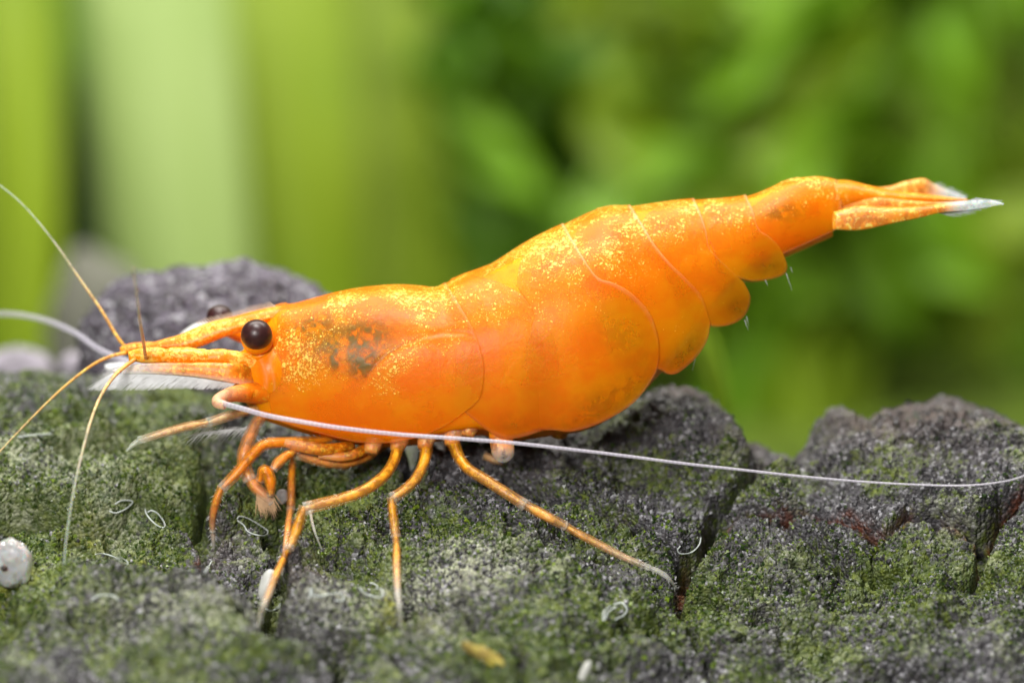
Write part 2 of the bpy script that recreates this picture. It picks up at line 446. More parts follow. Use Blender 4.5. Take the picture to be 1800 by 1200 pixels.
def bush(label, cx, cy, sx, sy, w, n, mats, size, foot, seed):
    rs = random.Random(seed); base = at(foot[0], foot[1], w); base[2] = -2.35
    e = empty('water_plant', base); tag(e, label, 'plant', G)
    for k in range(n):
        x, y = cx + rs.uniform(-sx, sx), cy + rs.uniform(-sy, sy); a = rs.gauss(-1.5, .9); L = size * rs.uniform(.7, 1.4)
        wd = L * rs.uniform(.28, .5)
        dx, dy = math.cos(a) * L, math.sin(a) * L
        blade(e, base, [(x - dx / 2, y - dy / 2), (x + dy * .06, y - dx * .06), (x + dx / 2, y + dy / 2)], [4, wd, wd * .9, 4], w + rs.uniform(-1.2, 1.2), M[rs.choice(mats)], rs.uniform(-.6, .6), rs.uniform(-.5, .5))
bush('blurred leafy plant with dark and olive leaves behind the shrimp\'s back', 920, 200, 130, 330, 10.2, 26, ['leaf_dark', 'leaf_dark', 'leaf_dark', 'leaf_mid'], 300, (920, 1600), 3)
bush('blurred leafy mid green plant above the tail, right of the dark gap', 1250, 200, 220, 360, 10.2, 36, ['leaf_mid', 'leaf_mid', 'leaf_mid', 'leaf_oliv'], 320, (1250, 1600), 5)
bush('blurred leafy olive and green plant under and beyond the tail fan', 1580, 350, 260, 450, 10.4, 40, ['leaf_mid', 'leaf_oliv', 'leaf_mid', 'leaf_oliv', 'leaf_mid'], 330, (1580, 1600), 9)
plant('water_plant', 'narrow bright green grass blade rising behind the rock under the tail', [
    ([(1290, 1300), (1268, 760), (1250, 630), (1225, 540)], [26, 30, 26, 6], 2.6, M['leaf_lime'], .3),
], (1290, 1500, 2.6), G)

# ------------------------------------------------------------------ the rock: slabs between cracks
SLABS = [
    # polygon in photo pixels, height offset, moss, tilt x, tilt y
    ([(-500, 560), (0, 600), (200, 610), (330, 620), (420, 640), (430, 720), (370, 785), (320, 778), (230, 762), (90, 762), (0, 785), (-500, 800)], .00, .50),
    ([(-500, 810), (0, 795), (90, 775), (230, 775), (320, 792), (362, 838), (345, 905), (300, 915), (240, 885), (190, 912), (130, 912), (60, 900), (0, 897), (-500, 915)], .035, .78),
    ([(-500, 930), (20, 925), (70, 908), (125, 925), (165, 930), (180, 962), (120, 985), (60, 992), (0, 985), (-500, 1000)], -.03, .72),
    ([(180, 930), (240, 892), (300, 922), (345, 955), (355, 1000), (335, 1052), (270, 1058), (238, 1035), (190, 975)], .0, .70),
    ([(-500, 1015), (30, 1000), (110, 985), (180, 990), (232, 1030), (262, 1055), (200, 1072), (130, 1078), (60, 1130), (0, 1160), (-500, 1190)], .02, .60),
    ([(-500, 1215), (0, 1175), (60, 1138), (150, 1068), (270, 1066), (370, 1078), (430, 1108), (476, 1150), (560, 1170), (590, 1200), (600, 1420), (-500, 1420)], .06, .52),
    ([(345, 1050), (362, 995), (395, 950), (445, 925), (470, 985), (466, 1040), (450, 1092), (400, 1092)], -.02, .62),
    ([(372, 848), (395, 800), (430, 730), (560, 720), (680, 740), (720, 820), (700, 868), (640, 885), (520, 895), (440, 915), (395, 925), (365, 900)], .0, .60),
    ([(700, 886), (850, 872), (1000, 918), (1090, 938), (1150, 962), (1188, 1000), (1196, 1080), (1212, 1140), (1250, 1210), (1260, 1420), (930, 1420), (905, 1200), (820, 1120), (720, 1085), (680, 1072), (600, 1052), (510, 1060), (478, 1000), (520, 912), (640, 898)], .03, .58),
    ([(482, 1105), (520, 1072), (600, 1062), (680, 1084), (712, 1120), (655, 1150), (585, 1162), (520, 1152)], .06, .55),
    ([(600, 1200), (640, 1158), (735, 1110), (810, 1135), (880, 1180), (900, 1230), (920, 1420), (610, 1420)], .04, .60),
    ([(740, 812), (760, 640), (1000, 600), (1180, 600), (1260, 640), (1300, 735), (1325, 800), (1288, 850), (1248, 900), (1232, 968), (1196, 985), (1150, 950), (1085, 925), (1000, 902), (900, 866), (720, 870)], .03, .36),
    ([(1395, 800), (1402, 640), (1530, 620), (1700, 600), (1850, 640), (2400, 640), (2400, 830), (1800, 896), (1710, 950), (1645, 925), (1600, 925), (1560, 958), (1520, 945), (1460, 914), (1400, 904), (1300, 900), (1262, 905), (1288, 868), (1340, 828)], .028, .36),
    ([(1304, 700), (1350, 690), (1390, 740), (1385, 775), (1335, 812), (1322, 780)], -.03, .30),
    ([(1262, 940), (1300, 918), (1400, 914), (1460, 925), (1540, 966), (1600, 938), (1690, 952), (1712, 985), (1700, 1040), (1640, 1078), (1585, 1106), (1570, 1180), (1580, 1420), (1272, 1420), (1262, 1210), (1222, 1140), (1206, 1080), (1212, 1030)], .0, .56),
    ([(2400, 850), (1800, 905), (1745, 962), (1722, 1030), (1650, 1088), (1596, 1114), (1545, 1135), (1520, 1190), (1500, 1420), (2400, 1420)], .03, .48),
]
CREST = [(-700, 640), (-200, 650), (0, 652), (200, 660), (380, 678), (480, 700), (700, 728), (900, 742), (1040, 738), (1100, 706), (1150, 682), (1190, 674), (1240, 684), (1280, 716), (1310, 742), (1350, 748), (1380, 760),
         (1410, 765), (1440, 728), (1475, 710), (1500, 712), (1522, 724), (1560, 708), (1620, 701), (1680, 698), (1730, 708), (1800, 736), (1950, 770), (2500, 800)]
ncol, n1, n2, n3 = 1180, 400, 46, 60
pxc = np.linspace(-420, 2220, ncol)
cr = np.interp(pxc, [c[0] for c in CREST], [c[1] for c in CREST])
ker = np.hanning(9); ker /= ker.sum()
cr = np.convolve(np.pad(cr, 4, 'edge'), ker, 'valid')
ub = (pxc - 900) / 600
vcr = (600 - cr) / 600
kk = sstep(pxc, 700, 1500)
A0 = -.13 + .08 * kk; B0 = 1.52 - .42 * kk                        # depth of the rock face: w = A0 + B0 (v + .58)
R = .10 + .05 * kk
vbot = -1.32
rows = []
wcr0 = A0 + B0 * (vcr - R + .58)
for r in np.linspace(0, 1, n1):
    v = vbot + (vcr - R - vbot) * r
    rows.append((v, A0 + B0 * (v + .58)))
# round over the crest, starting at the slope of the face
for r in np.linspace(0, 1, n2 + 1)[1:]:
    s = r
    v = vcr - R * (1 - s) ** 2
    slope = B0 * 2 * R
    rows.append((v, wcr0 + slope * s + .10 * s ** 3))
ve, we = rows[-1]
for r in np.linspace(0, 1, n3 + 1)[1:]:
    rows.append((ve - (2.0 + ve + .6) * r ** 1.7, we + .55 * r ** .8 + .25 * r))
Vv = np.array([r[0] for r in rows]); Ww = np.array([r[1] for r in rows])
NR = len(rows)
BV = np.stack([np.broadcast_to(ub, Vv.shape) * (D + Ww) / D, Vv * (D + Ww) / D, Ww], -1)     # view coordinates
BW = v2w(BV)
def grid_normals(P):
    a = np.gradient(P, axis=1); b = np.gradient(P, axis=0)
    n = np.cross(a, b); return n / (np.linalg.norm(n, axis=2, keepdims=True) + 1e-12)
N = grid_normals(BW)
if N[NR // 3, ncol // 2] @ np.array([0, -.4, 1]) < 0: N = -N
flat = BW.reshape(-1, 3)
PX = np.broadcast_to(pxc, Vv.shape).ravel(); PY = (600 - Vv * 600).ravel()
front = np.zeros(Vv.shape, bool); front[:n1 + n2] = True; front = front.ravel()
wx = PX + 16 * fbm(flat, 4.5, 3, 21) + 5 * noise(flat * 22, 22)
wy = PY + 11 * fbm(flat, 4.5, 3, 23) + 4 * noise(flat * 22, 24)
best = np.full(PX.shape, -60.); pid = np.full(PX.shape, -1)
hoff = np.zeros(PX.shape); moss = np.full(PX.shape, .35)
for k, (poly, off, ms) in enumerate(SLABS):
    xs = [p[0] for p in poly]; ys = [p[1] for p in poly]
    sel = (wx > min(xs) - 40) & (wx < max(xs) + 40) & (wy > min(ys) - 40) & (wy < max(ys) + 40) & front
    d = polydist(wx[sel], wy[sel], poly)
    b = best[sel]; better = d > b
    ii = np.where(sel)[0][better]
    best[ii] = d[better]; pid[ii] = k
    hoff[ii] = off; moss[ii] = ms
best += 2.5 * noise(flat * 7, 25)
best[~front] = 20; 
pid[best < -5] = -1
dome = .80 * (1 - np.clip(1 - (best + 5) / 9, 0, 1) ** 2) + .20 * (1 - np.clip(1 - (best + 5) / 40, 0, 1) ** 2)
dome = np.where(best < -5, 0, dome)
hoff = hoff * sstep(best, -4, 12)
H = -.105 + .12 * dome + 1.5 * hoff
rid = 1 - np.abs(fbm(flat, 3.2, 3, 31)) * 2
rg = 1 - np.abs(fbm(flat, 4.5, 3, 31)) * 2.4
cm = 1 - sstep(PY, np.broadcast_to(cr, Vv.shape).ravel() - 5, np.broadcast_to(cr, Vv.shape).ravel() + 90)
H -= (.045 + .02 * sstep(-PX, -1330, -1280)) * cm * sstep(PX, 500, 1000) + .03 * cm
H += .075 * (1 - .6 * cm) * fbm(flat, 2.2, 3, 30) + (1 - .65 * cm) * (.055 * fbm(flat, 6, 3, 33) + .034 * rg) + (1 - .5 * cm) * .036 * fbm(flat + .1 * np.stack([noise(flat * 6, 71), noise(flat * 6, 72), noise(flat * 6, 73)], 1), 15, 4, 36)
rg2 = np.abs(fbm(flat, 11, 3, 75)); H -= .042 * (1 - .7 * cm) * np.exp(-(rg2 / .05) ** 2) * sstep(fbm(flat, 3, 2, 76), -.05, .3) + .0085 * noise(flat * 55, 38) + .0065 * noise(flat * 105, 39)
# small pits and clefts
pit = fbm(flat * np.array([1, 1.6, 1]), 5.5, 3, 44)
H -= .07 * sstep(pit, .30, .52)
for poly, wd, dp in [([(1380, 930), (1420, 965), (1450, 985), (1480, 1005)], 9, .05), ([(1425, 955), (1440, 975)], 10, .05), ([(1450, 985), (1490, 1010)], 8, .05),
                     ([(1560, 745), (1590, 790), (1600, 800)], 9, .03), ([(60, 905), (250, 922)], 9, .05), ([(940, 935), (1000, 950)], 7, .02), ([(960, 1080), (1010, 1060), (1060, 1100)], 9, .02),
                     ([(560, 880), (650, 890), (720, 880)], 11, .05)]:
    H -= dp * np.exp(-(polydist(wx, wy, poly, False) / wd) ** 2)
edge = np.clip(np.minimum(1, 1), 0, 1)
RW = (BW + N * H.reshape(NR, ncol, 1))
RF = RW.reshape(-1, 3)
def blob(cx, cy, rx, ry): return np.exp(-(((PX - cx) / rx) ** 2 + ((PY - cy) / ry) ** 2))
lichen = np.clip(1.1 * blob(790, 1065, 75, 42) + .9 * blob(560, 1075, 60, 25) + .8 * blob(630, 1115, 90, 30) + .7 * blob(60, 850, 160, 50) + .8 * blob(210, 925, 50, 45) + .6 * blob(300, 1150, 170, 50) + .4 * blob(900, 1030, 100, 40)
                 + .4 * blob(230, 800, 120, 40) + .3 * blob(1350, 1080, 120, 60) + .5 * blob(760, 1145, 70, 25), 0, 1)
brown = np.clip(1.0 * blob(1660, 740, 150, 70) + .8 * blob(1540, 740, 80, 50) + .8 * blob(1190, 690, 90, 40) + .8 * blob(1330, 770, 60, 50) + .6 * blob(545, 1050, 60, 40) + .5 * blob(380, 960, 40, 40) + .5 * blob(900, 800, 200, 50), 0, 1)
rust = np.zeros(PX.shape)
for poly, wd in [([(1255, 960), (1275, 930), (1300, 912), (1400, 909), (1480, 922), (1530, 958), (1565, 965), (1600, 935)], 11), ([(1660, 945), (1700, 965), (1716, 1000)], 9), ([(1200, 1030), (1215, 990)], 10),
                 ([(1035, 925), (1090, 938)], 8), ([(1575, 755), (1590, 785)], 8), ([(340, 1060), (352, 1000)], 7), ([(1790, 900), (1740, 950)], 8)]:
    rust = np.maximum(rust, np.exp(-(polydist(wx, wy, poly, False) / wd) ** 2))
rust *= sstep(-best, -13, 3)
lime = np.clip(.9 * blob(160, 928, 40, 16) + .9 * blob(30, 1045, 40, 22) + 1.0 * blob(690, 1124, 32, 18) + .5 * blob(235, 1010, 60, 26) + .4 * blob(740, 1140, 40, 20), 0, 1)
moss = moss + .15 * fbm(flat, 1.7, 2, 50) + .18 * blob(150, 860, 260, 120) + .1 * blob(1350, 1050, 160, 120) - .35 * brown
RPX, RPY, RWd = w2px(RF)
fr_idx = np.where(front)[0]
def rock_w(px, py, rad=4.):
    d = np.hypot(RPX[fr_idx] - px, RPY[fr_idx] - py)
    s = fr_idx[d < rad]
    if len(s) == 0: s = fr_idx[np.argsort(d)[:3]]
    return RWd[s].min()
rock_base = at(900, 1300, .3)
FQ = grid_faces(NR, ncol)
fp = pid[FQ].max(1)
attrs = dict(moss=moss, lichen=lichen, brown=brown, rust=rust, lime=lime)
def submesh(name, mask, parent):
    F = FQ[mask]; used = np.unique(F); remap = np.full(len(RF), -1); remap[used] = np.arange(len(used))
    return mesh(name, RF[used], remap[F], M['rock'], parent, rock_base, {k: v[used] for k, v in attrs.items()})
rock = submesh('rock', fp < 0, None)
tag(rock, 'dark cracked rock with green algae that the orange shrimp stands on', 'rock')
for k in range(len(SLABS)):
    if (fp == k).any(): submesh('rock_slab', fp == k, rock)
# crumbs of algae and sand on the slabs, too many to count
NG = 90000
cand = np.where(front & (best > 1) & (RPX > -80) & (RPX < 1880) & (RPY < 1260))[0]
gi = rng.choice(cand, NG)
cl = fbm(RF[gi], 9, 2, 60)
keep = rng.random(NG) < np.clip(.50 + 1.5 * cl, .03, 1); gi = gi[keep]; NG = len(gi)
octa = np.array([(1, 0, 0), (-1, 0, 0), (0, 1, 0), (0, -1, 0), (0, 0, 1), (0, 0, -1)], float)
of = np.array([(0, 2, 4), (2, 1, 4), (1, 3, 4), (3, 0, 4), (2, 0, 5), (1, 2, 5), (3, 1, 5), (0, 3, 5)])
sz = np.clip(rng.lognormal(math.log(.0040), .35, NG), 0, .0075)
q = rng.normal(size=(NG, 3, 3)); q, _ = np.linalg.qr(q)
shp = octa[None] * (rng.uniform(.6, 1.5, (NG, 1, 3)))
GP = np.einsum('nij,nkj->nki', q, shp) * sz[:, None, None] + (RF[gi] + (rng.normal(size=(NG, 3)) * .002))[:, None]
GF = (of[None] + 6 * np.arange(NG)[:, None, None]).reshape(-1, 3)
grn = (rng.random(NG) < np.clip(moss[gi] + .8 * fbm(RF[gi], 3.2, 3, 61) + .08 - .3 * lichen[gi] - .5 * brown[gi], .1, .95)).astype(float)
ton = np.clip(rng.beta(1.1, 2.9, NG) + .18 * lichen[gi], 0, 1)
g = mesh('algae_grains', GP.reshape(-1, 3), GF, M['grain'], rock, rock_base, {'tone': np.repeat(ton, 6), 'green': np.repeat(grn, 6)}, smooth=False)
tag(g, kind='stuff')

# ------------------------------------------------------------------ loose stones
def lump(name, cx, cy, w, rx, ry, rz, mat, label, cat, group=None, amp=.18, scale=1.6, seed=0, nu=70, nv=40, tilt=0., parent=None, base=None, flatten=None):
    th = np.linspace(0, 2 * np.pi, nu, endpoint=False); ph = np.linspace(0, np.pi, nv)
    T, Ph = np.meshgrid(th, ph)
    d = np.stack([np.cos(T) * np.sin(Ph), np.sin(T) * np.sin(Ph), np.cos(Ph)], -1).reshape(-1, 3)
    r = 1 + amp * fbm(d + seed * 3.1, scale, 4, seed) + .25 * amp * fbm(d + seed, scale * 6, 3, seed + 3)
    q = d * r[:, None]
    q = np.sign(q) * np.abs(q) ** .92
    x, z = q[:, 0] * rx / 600, q[:, 2] * ry / 600
    ct, st = math.cos(tilt), math.sin(tilt)
    x, z = x * ct - z * st, x * st + z * ct
    c = at(cx, cy, w)
    P = c + x[:, None] * RIGHT + z[:, None] * UP + (q[:, 1] * rz / 600)[:, None] * FWD
    b = base if base is not None else c - UP * ry / 600
    o = mesh(name, P, grid_faces(nv, nu, True), mat, parent, b)
    if label: tag(o, label, cat, group)
    return o
lump('boulder', 372, 645, .95, 255, 195, 150, M['boulder'], 'large grey lilac boulder behind the shrimp\'s head', 'rock', amp=.20, scale=1.7, seed=5, nu=260, nv=160)
lump('pebble', 30, 655, 2.0, 75, 52, 60, M['pebble'], 'pale lilac blurred pebble at the far left edge, behind the rock', 'pebble', 'blurred pebbles left of the boulder', seed=7)
lump('pebble', 145, 650, 1.9, 52, 36, 45, M['pebble'], 'small whitish blurred pebble just left below the grey boulder', 'pebble', 'blurred pebbles left of the boulder', seed=8)
lump('far_stone', 170, 620, 5.0, 120, 250, 120, M['stone_far'], 'very blurred grey brown stone in the dark gap at upper left', 'stone', seed=9)

wq = rock_w(24, 1000) 
qz = lump('quartz_grain', 20, 990, wq - .05, 36, 42, 30, M['crystal'], 'white translucent quartz grain at the left edge on the rock', 'grain', amp=.16, scale=1.9, seed=12, tilt=.2)
qb = np.array(qz.location)
lump('dark_speck', 7, 998, wq - .105, 6, 5, 4, M['speck'], None, None, parent=qz, base=qb, nu=16, nv=10)
wq = rock_w(470, 1032)
sd = lump('seed_capsule', 470, 1030, wq - .03, 14, 30, 12, M['seed'], 'white oval capsule half hidden behind the large front leg', 'capsule', amp=.05, seed=13, tilt=-.25, nu=30, nv=20)
wq = rock_w(858, 1155)
lump('debris_chip', 858, 1155, wq + .005, 48, 11, 16, M['chip'], 'curled orange brown chip on the rock near the bottom edge', 'debris', amp=.35, scale=2.5, seed=14, tilt=-.5)
wq = rock_w(496, 872)
lump('shell_fragment', 496, 872, wq - .03, 10, 13, 8, M['quartz'], 'tiny cream shell fragment on the rock beneath the claws', 'shell', amp=.2, seed=15, nu=24, nv=16)
wq = rock_w(1027, 1180)
lump('grass_fragment', 1027, 1182, wq - .03, 8, 22, 8, M['seed'], 'small pale upright fragment at the bottom edge right of centre', 'debris', amp=.2, seed=16, nu=24, nv=16, tilt=-.4)

# ------------------------------------------------------------------ tubes
def tube_arrays(P, rad, nseg=10, flat=1., cap=True):
    """P (n,3) world, rad (n)"""
    P = np.asarray(P, float); n = len(P); rad = np.broadcast_to(rad, (n,))
    T = np.gradient(P, axis=0); T /= np.linalg.norm(T, axis=1)[:, None] + 1e-12
    u = np.cross(T[0], FWD); 
    if np.linalg.norm(u) < .1: u = np.cross(T[0], UP)
    u /= np.linalg.norm(u); us = []
    for i in range(n):
        u = u - (u @ T[i]) * T[i]; u /= np.linalg.norm(u) + 1e-12; us.append(u.copy())
    U = np.array(us); B = np.cross(T, U)
    a = np.linspace(0, 2 * np.pi, nseg, endpoint=False)
    ring = P[:, None] + rad[:, None, None] * (np.cos(a)[None, :, None] * U[:, None] + flat * np.sin(a)[None, :, None] * B[:, None])
    V = ring.reshape(-1, 3); F = grid_faces(n, nseg, True).tolist()
    if cap:
        F.append(list(range(nseg))[::-1]); F.append([(n - 1) * nseg + k for k in range(nseg)])
    return V, F
def tube(name, pts, mat, parent, base, n=40, nseg=10, flat=1., tip=(0, 0), r_fn=None, joint=0., strand=0., extra=None):
    """pts rows: px, py, w, radius px; strand > 0 puts an uneven inner strand of that share of the radius inside"""
    c = spline(pts, n)
    P = at(c[:, 0], c[:, 1], c[:, 2]); rad = c[:, 3] / 600
    t = np.linspace(0, 1, n)
    if r_fn is not None: rad = rad * r_fn(t)
    V, F = tube_arrays(P, rad, nseg, flat)
    L = np.r_[0, np.cumsum(np.linalg.norm(np.diff(P, axis=0), axis=1))]
    tp = np.interp(t, np.linspace(0, 1, len(tip)), tip)
    tj = np.clip(tp + joint * (.9 * np.exp(-((1 - t) / .05) ** 2) + .5 * np.exp(-(t / .04) ** 2)), 0, 1)
    at_ = {'tip': np.repeat(tj, nseg), 'along': np.repeat(L * 600 / 8. * 2 * np.pi, nseg), 'core': np.full(n * nseg, 0. if strand else 1.)}
    if strand:
        wob = 1 + .16 * noise(P * 40, 90) + .12 * noise(P * 90, 91)
        en = np.sin(np.clip(t, .03, .97) * np.pi) ** .25
        V2, F2 = tube_arrays(P, rad * strand * wob * en * (1 - .35 * tp), nseg, flat)
        F = F + [[i + len(V) for i in f] for f in F2]
        V = np.vstack([V, V2])
        at_ = {'tip': np.r_[at_['tip'], np.repeat(tp, nseg)], 'along': np.tile(at_['along'], 2), 'core': np.r_[at_['core'], np.ones(n * nseg)]}
    for k, v in (extra or {}).items(): at_[k] = np.full(len(V), v)
    return mesh(name, V, F, mat, parent, base, at_)

# thin white filament loops lying on the rock
GF_ = 'white filament loops on the rock'
FIL = [
    ('white filament loop in the shadowed cleft at left, above the bigger oval one', [(192, 898), (204, 901), (221, 894), (233, 883), (227, 879), (212, 880), (202, 886)]),
    ('slanted oval white filament loop just right of the other one at left', [(255, 894), (258, 904), (271, 919), (285, 927), (290, 921), (279, 904), (267, 897), (259, 900)]),
    ('thin wavy white filament under the two loops at left', [(168, 974), (183, 973), (204, 980), (221, 992), (224, 987), (212, 980), (202, 981)]),
    ('blurred arched pale filament at lower left above the front lump', [(160, 1056), (167, 1049), (183, 1045), (200, 1047), (208, 1055)]),
    ('bean shaped white filament loop right of the foremost leg tip', [(417, 912), (421, 907), (437, 911), (462, 926), (471, 934), (465, 941), (448, 939), (435, 933), (428, 922), (417, 914)]),
    ('long flat white filament loop between the two front walking legs', [(545, 1051), (546, 1035), (549, 1036), (548, 1044), (560, 1047), (583, 1043), (597, 1042), (603, 1048), (602, 1055), (588, 1054)]),
    ('open wavy white filament loop left of the middle walking leg tip', [(632, 1032), (637, 1039), (649, 1045), (667, 1050), (673, 1044), (670, 1035), (661, 1034), (664, 1030), (656, 1025), (650, 1024)]),
    ('double curled white filament on the central slab right of centre', [(1082, 1088), (1097, 1080), (1102, 1070), (1093, 1059), (1077, 1063), (1063, 1073), (1060, 1090), (1064, 1086), (1069, 1075), (1084, 1065)]),
    ('pale curved filament at the wide crack below the rear leg tip', [(1232, 944), (1229, 957), (1216, 970), (1198, 973), (1191, 967), (1196, 959)]),
    ('straight pale filament lying on the slab at the upper left', [(31, 768), (60, 764), (90, 762)]),
    ('short bright filament at the foremost leg tip', [(373, 985), (366, 996), (360, 1006)]),
    ('thin curved filament beside the white oval capsule', [(468, 1070), (476, 1073), (488, 1068), (493, 1060)]),
]
for lab, pts in FIL:
    c = spline(pts, 60)
    base_w = np.array([rock_w(x, y, 5) for x, y in c[::6]])
    ww = np.interp(np.arange(60), np.arange(0, 60, 6), base_w)
    ker = np.ones(9) / 9; ww = np.convolve(np.pad(ww, 4, 'edge'), ker, 'valid')
    P = at(c[:, 0], c[:, 1], ww - .006)
    V, F = tube_arrays(P, .0022, 6)
    b = P.mean(0)
    o = mesh('filament', V, F, M['filament'], None, b)
    tag(o, lab, 'filament', GF_)

#SHRIMP#
# ------------------------------------------------------------------ the shrimp
SB = at(800, 1000, -.1)
shrimp = empty('shrimp', SB)
tag(shrimp, 'bright orange shrimp with gold flecks, dark eyes and long white antenna standing on the rock', 'shrimp')
def wmid(px): return .07 * (np.asarray(px, float) - 450) / 600
def polar_rows(nt, K, tuck):
    """across the shell, dorsal line to lower edge: fraction of height t and of half width"""
    ph = np.linspace(0, 1, nt); a = np.clip(ph / .6, 0, 1) * np.pi / 2; x = np.clip((ph - .6) / .4, 0, 1)
    t = np.where(ph < .6, K * (1 - np.cos(a)), K + (1 - K) * x)
    return t, np.where(ph < .6, np.sin(a), 1 - tuck * x ** 2)
DORS = spline([(404, 632), (430, 606), (458, 572), (484, 538), (520, 531), (560, 521), (620, 508), (690, 501), (740, 503), (768, 505), (800, 487), (861, 461), (930, 421), (990, 393), (1060, 364), (1108, 361), (1198, 351), (1307, 344), (1380, 318), (1413, 312), (1447, 311), (1474, 318)], 160)
VENT = spline([(404, 652), (430, 694), (455, 722), (478, 738), (560, 762), (658, 779), (735, 776), (800, 768), (890, 772), (970, 760), (1040, 751), (1119, 706), (1178, 660), (1262, 580), (1327, 497), (1376, 462), (1420, 428), (1470, 404)], 160)
HALF = np.array([(404, .03), (430, .085), (458, .105), (484, .112), (540, .145), (600, .175), (680, .205), (760, .222), (840, .232), (930, .245), (1010, .248), (1080, .235), (1150, .205), (1220, .17), (1300, .138), (1380, .11), (1440, .085), (1474, .07)])
AX = math.atan2(-280, 1070); AC, AS = math.cos(AX), math.sin(AX)
def along(x, y): return (x - 404) * AC + (y - 640) * AS, -(x - 404) * AS + (y - 640) * AC
def single(C):
    a, b = along(C[:, 0], C[:, 1]); g = np.linspace(-20, 1140, 400); o = np.argsort(a)
    v = np.interp(g, a[o], b[o]); k = np.hanning(17); k /= k.sum()
    return g, np.convolve(np.pad(v, 8, 'edge'), k, 'valid')
GA, GD = single(DORS); _, GV = single(VENT)
HA = along(HALF[:, 0], np.interp(HALF[:, 0], DORS[:, 0], DORS[:, 1]) * .5 + np.interp(HALF[:, 0], VENT[:, 0], VENT[:, 1]) * .5)[0]
GH = np.interp(GA, HA, HALF[:, 1]); GH = np.convolve(np.pad(GH, 15, 'edge'), np.hanning(31) / np.hanning(31).sum(), 'valid')
def trunk_half(x, y, K=.5, tuck=.22, inset=0.):
    """half width of the trunk where the photo shows the point x, y of its flank"""
    a, b = along(x, y)
    d, v = np.interp(a, GA, GD), np.interp(a, GA, GV)
    t = np.clip((b - d) / (v - d), 0, 1.2)
    h = np.interp(a, GA, GH) - inset
    p = np.clip(1 - t / K, 0, 1); q = np.clip((t - K) / (1 - K), 0, 1.3)
    return h * np.sqrt(np.clip(1 - p * p, 0, 1)) * (1 - tuck * q ** 2)
def dorsal(x0, x1, n=24):
    xs_ = np.linspace(x0, x1, n); return list(zip(xs_, np.interp(xs_, DORS[:, 0], DORS[:, 1])))
def shell(name, Dc, Lc, Fc, Bc, Hs, K=.5, tuck=.25, off=(0, 0), ns=70, nt=44, mat=None, attr_fn=None, disp=None, thick=.0022, parent=None, mid=None, one_side=False, trunk=False):
    """curved plate over the back: dorsal, lower, front and back edges traced in the photo, half width Hs along it"""
    if trunk:
        Dc = dorsal(Dc[0][0], Dc[-1][0]); Fc = [Dc[0]] + list(Fc[1:]); Bc = [Dc[-1]] + list(Bc[1:])
    Dp, Lp = spline(Dc, ns), spline(Lc, ns)
    t, wf = polar_rows(nt, K, tuck)
    Fp, Bp = spline(Fc, 200), spline(Bc, 200)
    tf = np.linspace(0, 1, 200)
    ft = np.stack([np.interp(t, tf, Fp[:, k]) for k in (0, 1)], 1); bt = np.stack([np.interp(t, tf, Bp[:, k]) for k in (0, 1)], 1)
    s = np.linspace(0, 1, ns)[None, :, None]; tt = t[:, None, None]
    C = (1 - tt) * Dp[None] + tt * Lp[None] + (1 - s) * ft[:, None] + s * bt[:, None] \
        - ((1 - s) * (1 - tt) * Fp[0] + s * (1 - tt) * Bp[0] + (1 - s) * tt * Fp[-1] + s * tt * Bp[-1])
    h = np.interp(np.linspace(0, 1, ns), np.linspace(0, 1, len(Hs)), Hs)
    m = wmid(C[..., 0]) if mid is None else (mid(C[..., 0]) if callable(mid) else mid)
    ww = h[None, :] * wf[:, None] if not trunk else trunk_half(C[..., 0], C[..., 1])
    if trunk: ww[0] = 0
    near = view(C[..., 0], C[..., 1], m - ww)
    # outward normals of the near half
    a = np.gradient(near, axis=1); b = np.gradient(near, axis=0)
    nn = np.cross(a, b); nn /= np.linalg.norm(nn, axis=2, keepdims=True) + 1e-12
    if nn[nt // 2, ns // 2, 2] > 0: nn = -nn
    nn[0] = nn[1] * np.array([1, 1, 0]); nn[0] /= np.linalg.norm(nn[0], axis=1, keepdims=True) + 1e-9
    dd = np.interp(np.linspace(0, 1, ns), np.linspace(0, 1, len(off)), off)[None, :] + np.zeros((nt, 1))
    if disp is not None: dd = dd + disp(C[..., 0], C[..., 1], np.broadcast_to(t[:, None], C.shape[:2]), np.broadcast_to(s[0, :, 0][None], C.shape[:2]))
    near = near + nn * dd[..., None]
    far = near.copy(); m2 = np.broadcast_to(m, ww.shape) if np.ndim(m) else np.full(ww.shape, float(m))
    far[..., 2] = 2 * m2 - near[..., 2]
    # same photo position is not needed on the far side: keep the section symmetric
    P = np.concatenate([near[::-1], far[1:]], 0) if not one_side else near
    V = v2w(P).reshape(-1, 3)
    nr = P.shape[0]
    A = None
    if attr_fn:
        d = attr_fn(C[..., 0], C[..., 1], np.broadcast_to(t[:, None], C.shape[:2]), np.broadcast_to(s[0, :, 0][None], C.shape[:2]))
        A = {}
        for k in ('fleck', 'dark', 'olive', 'pale', 'red', 'tip', 'along', 'line', 'thick', 'core'):
            v = np.broadcast_to(d.get(k, 1. if k == 'core' else 0.), C.shape[:2])
            A[k] = np.concatenate([v[::-1], v[1:]], 0) if not one_side else v
    o = mesh(name, V, grid_faces(nr, ns), mat or M['shell'], parent or shrimp, SB, A)
    if thick:
        so = o.modifiers.new('thickness', 'SOLIDIFY'); so.thickness = thick; so.offset = -1
        me = o.data
        # make sure the plate grows inwards
        c = v2w(np.array([0, near[nt // 2, ns // 2, 1], float(np.mean(m))])) 
        f = me.polygons[(nt // 2) * (ns - 1) + ns // 2]
        if Vector(f.normal).dot(Vector(-FWD)) < 0: me.flip_normals()
    return o
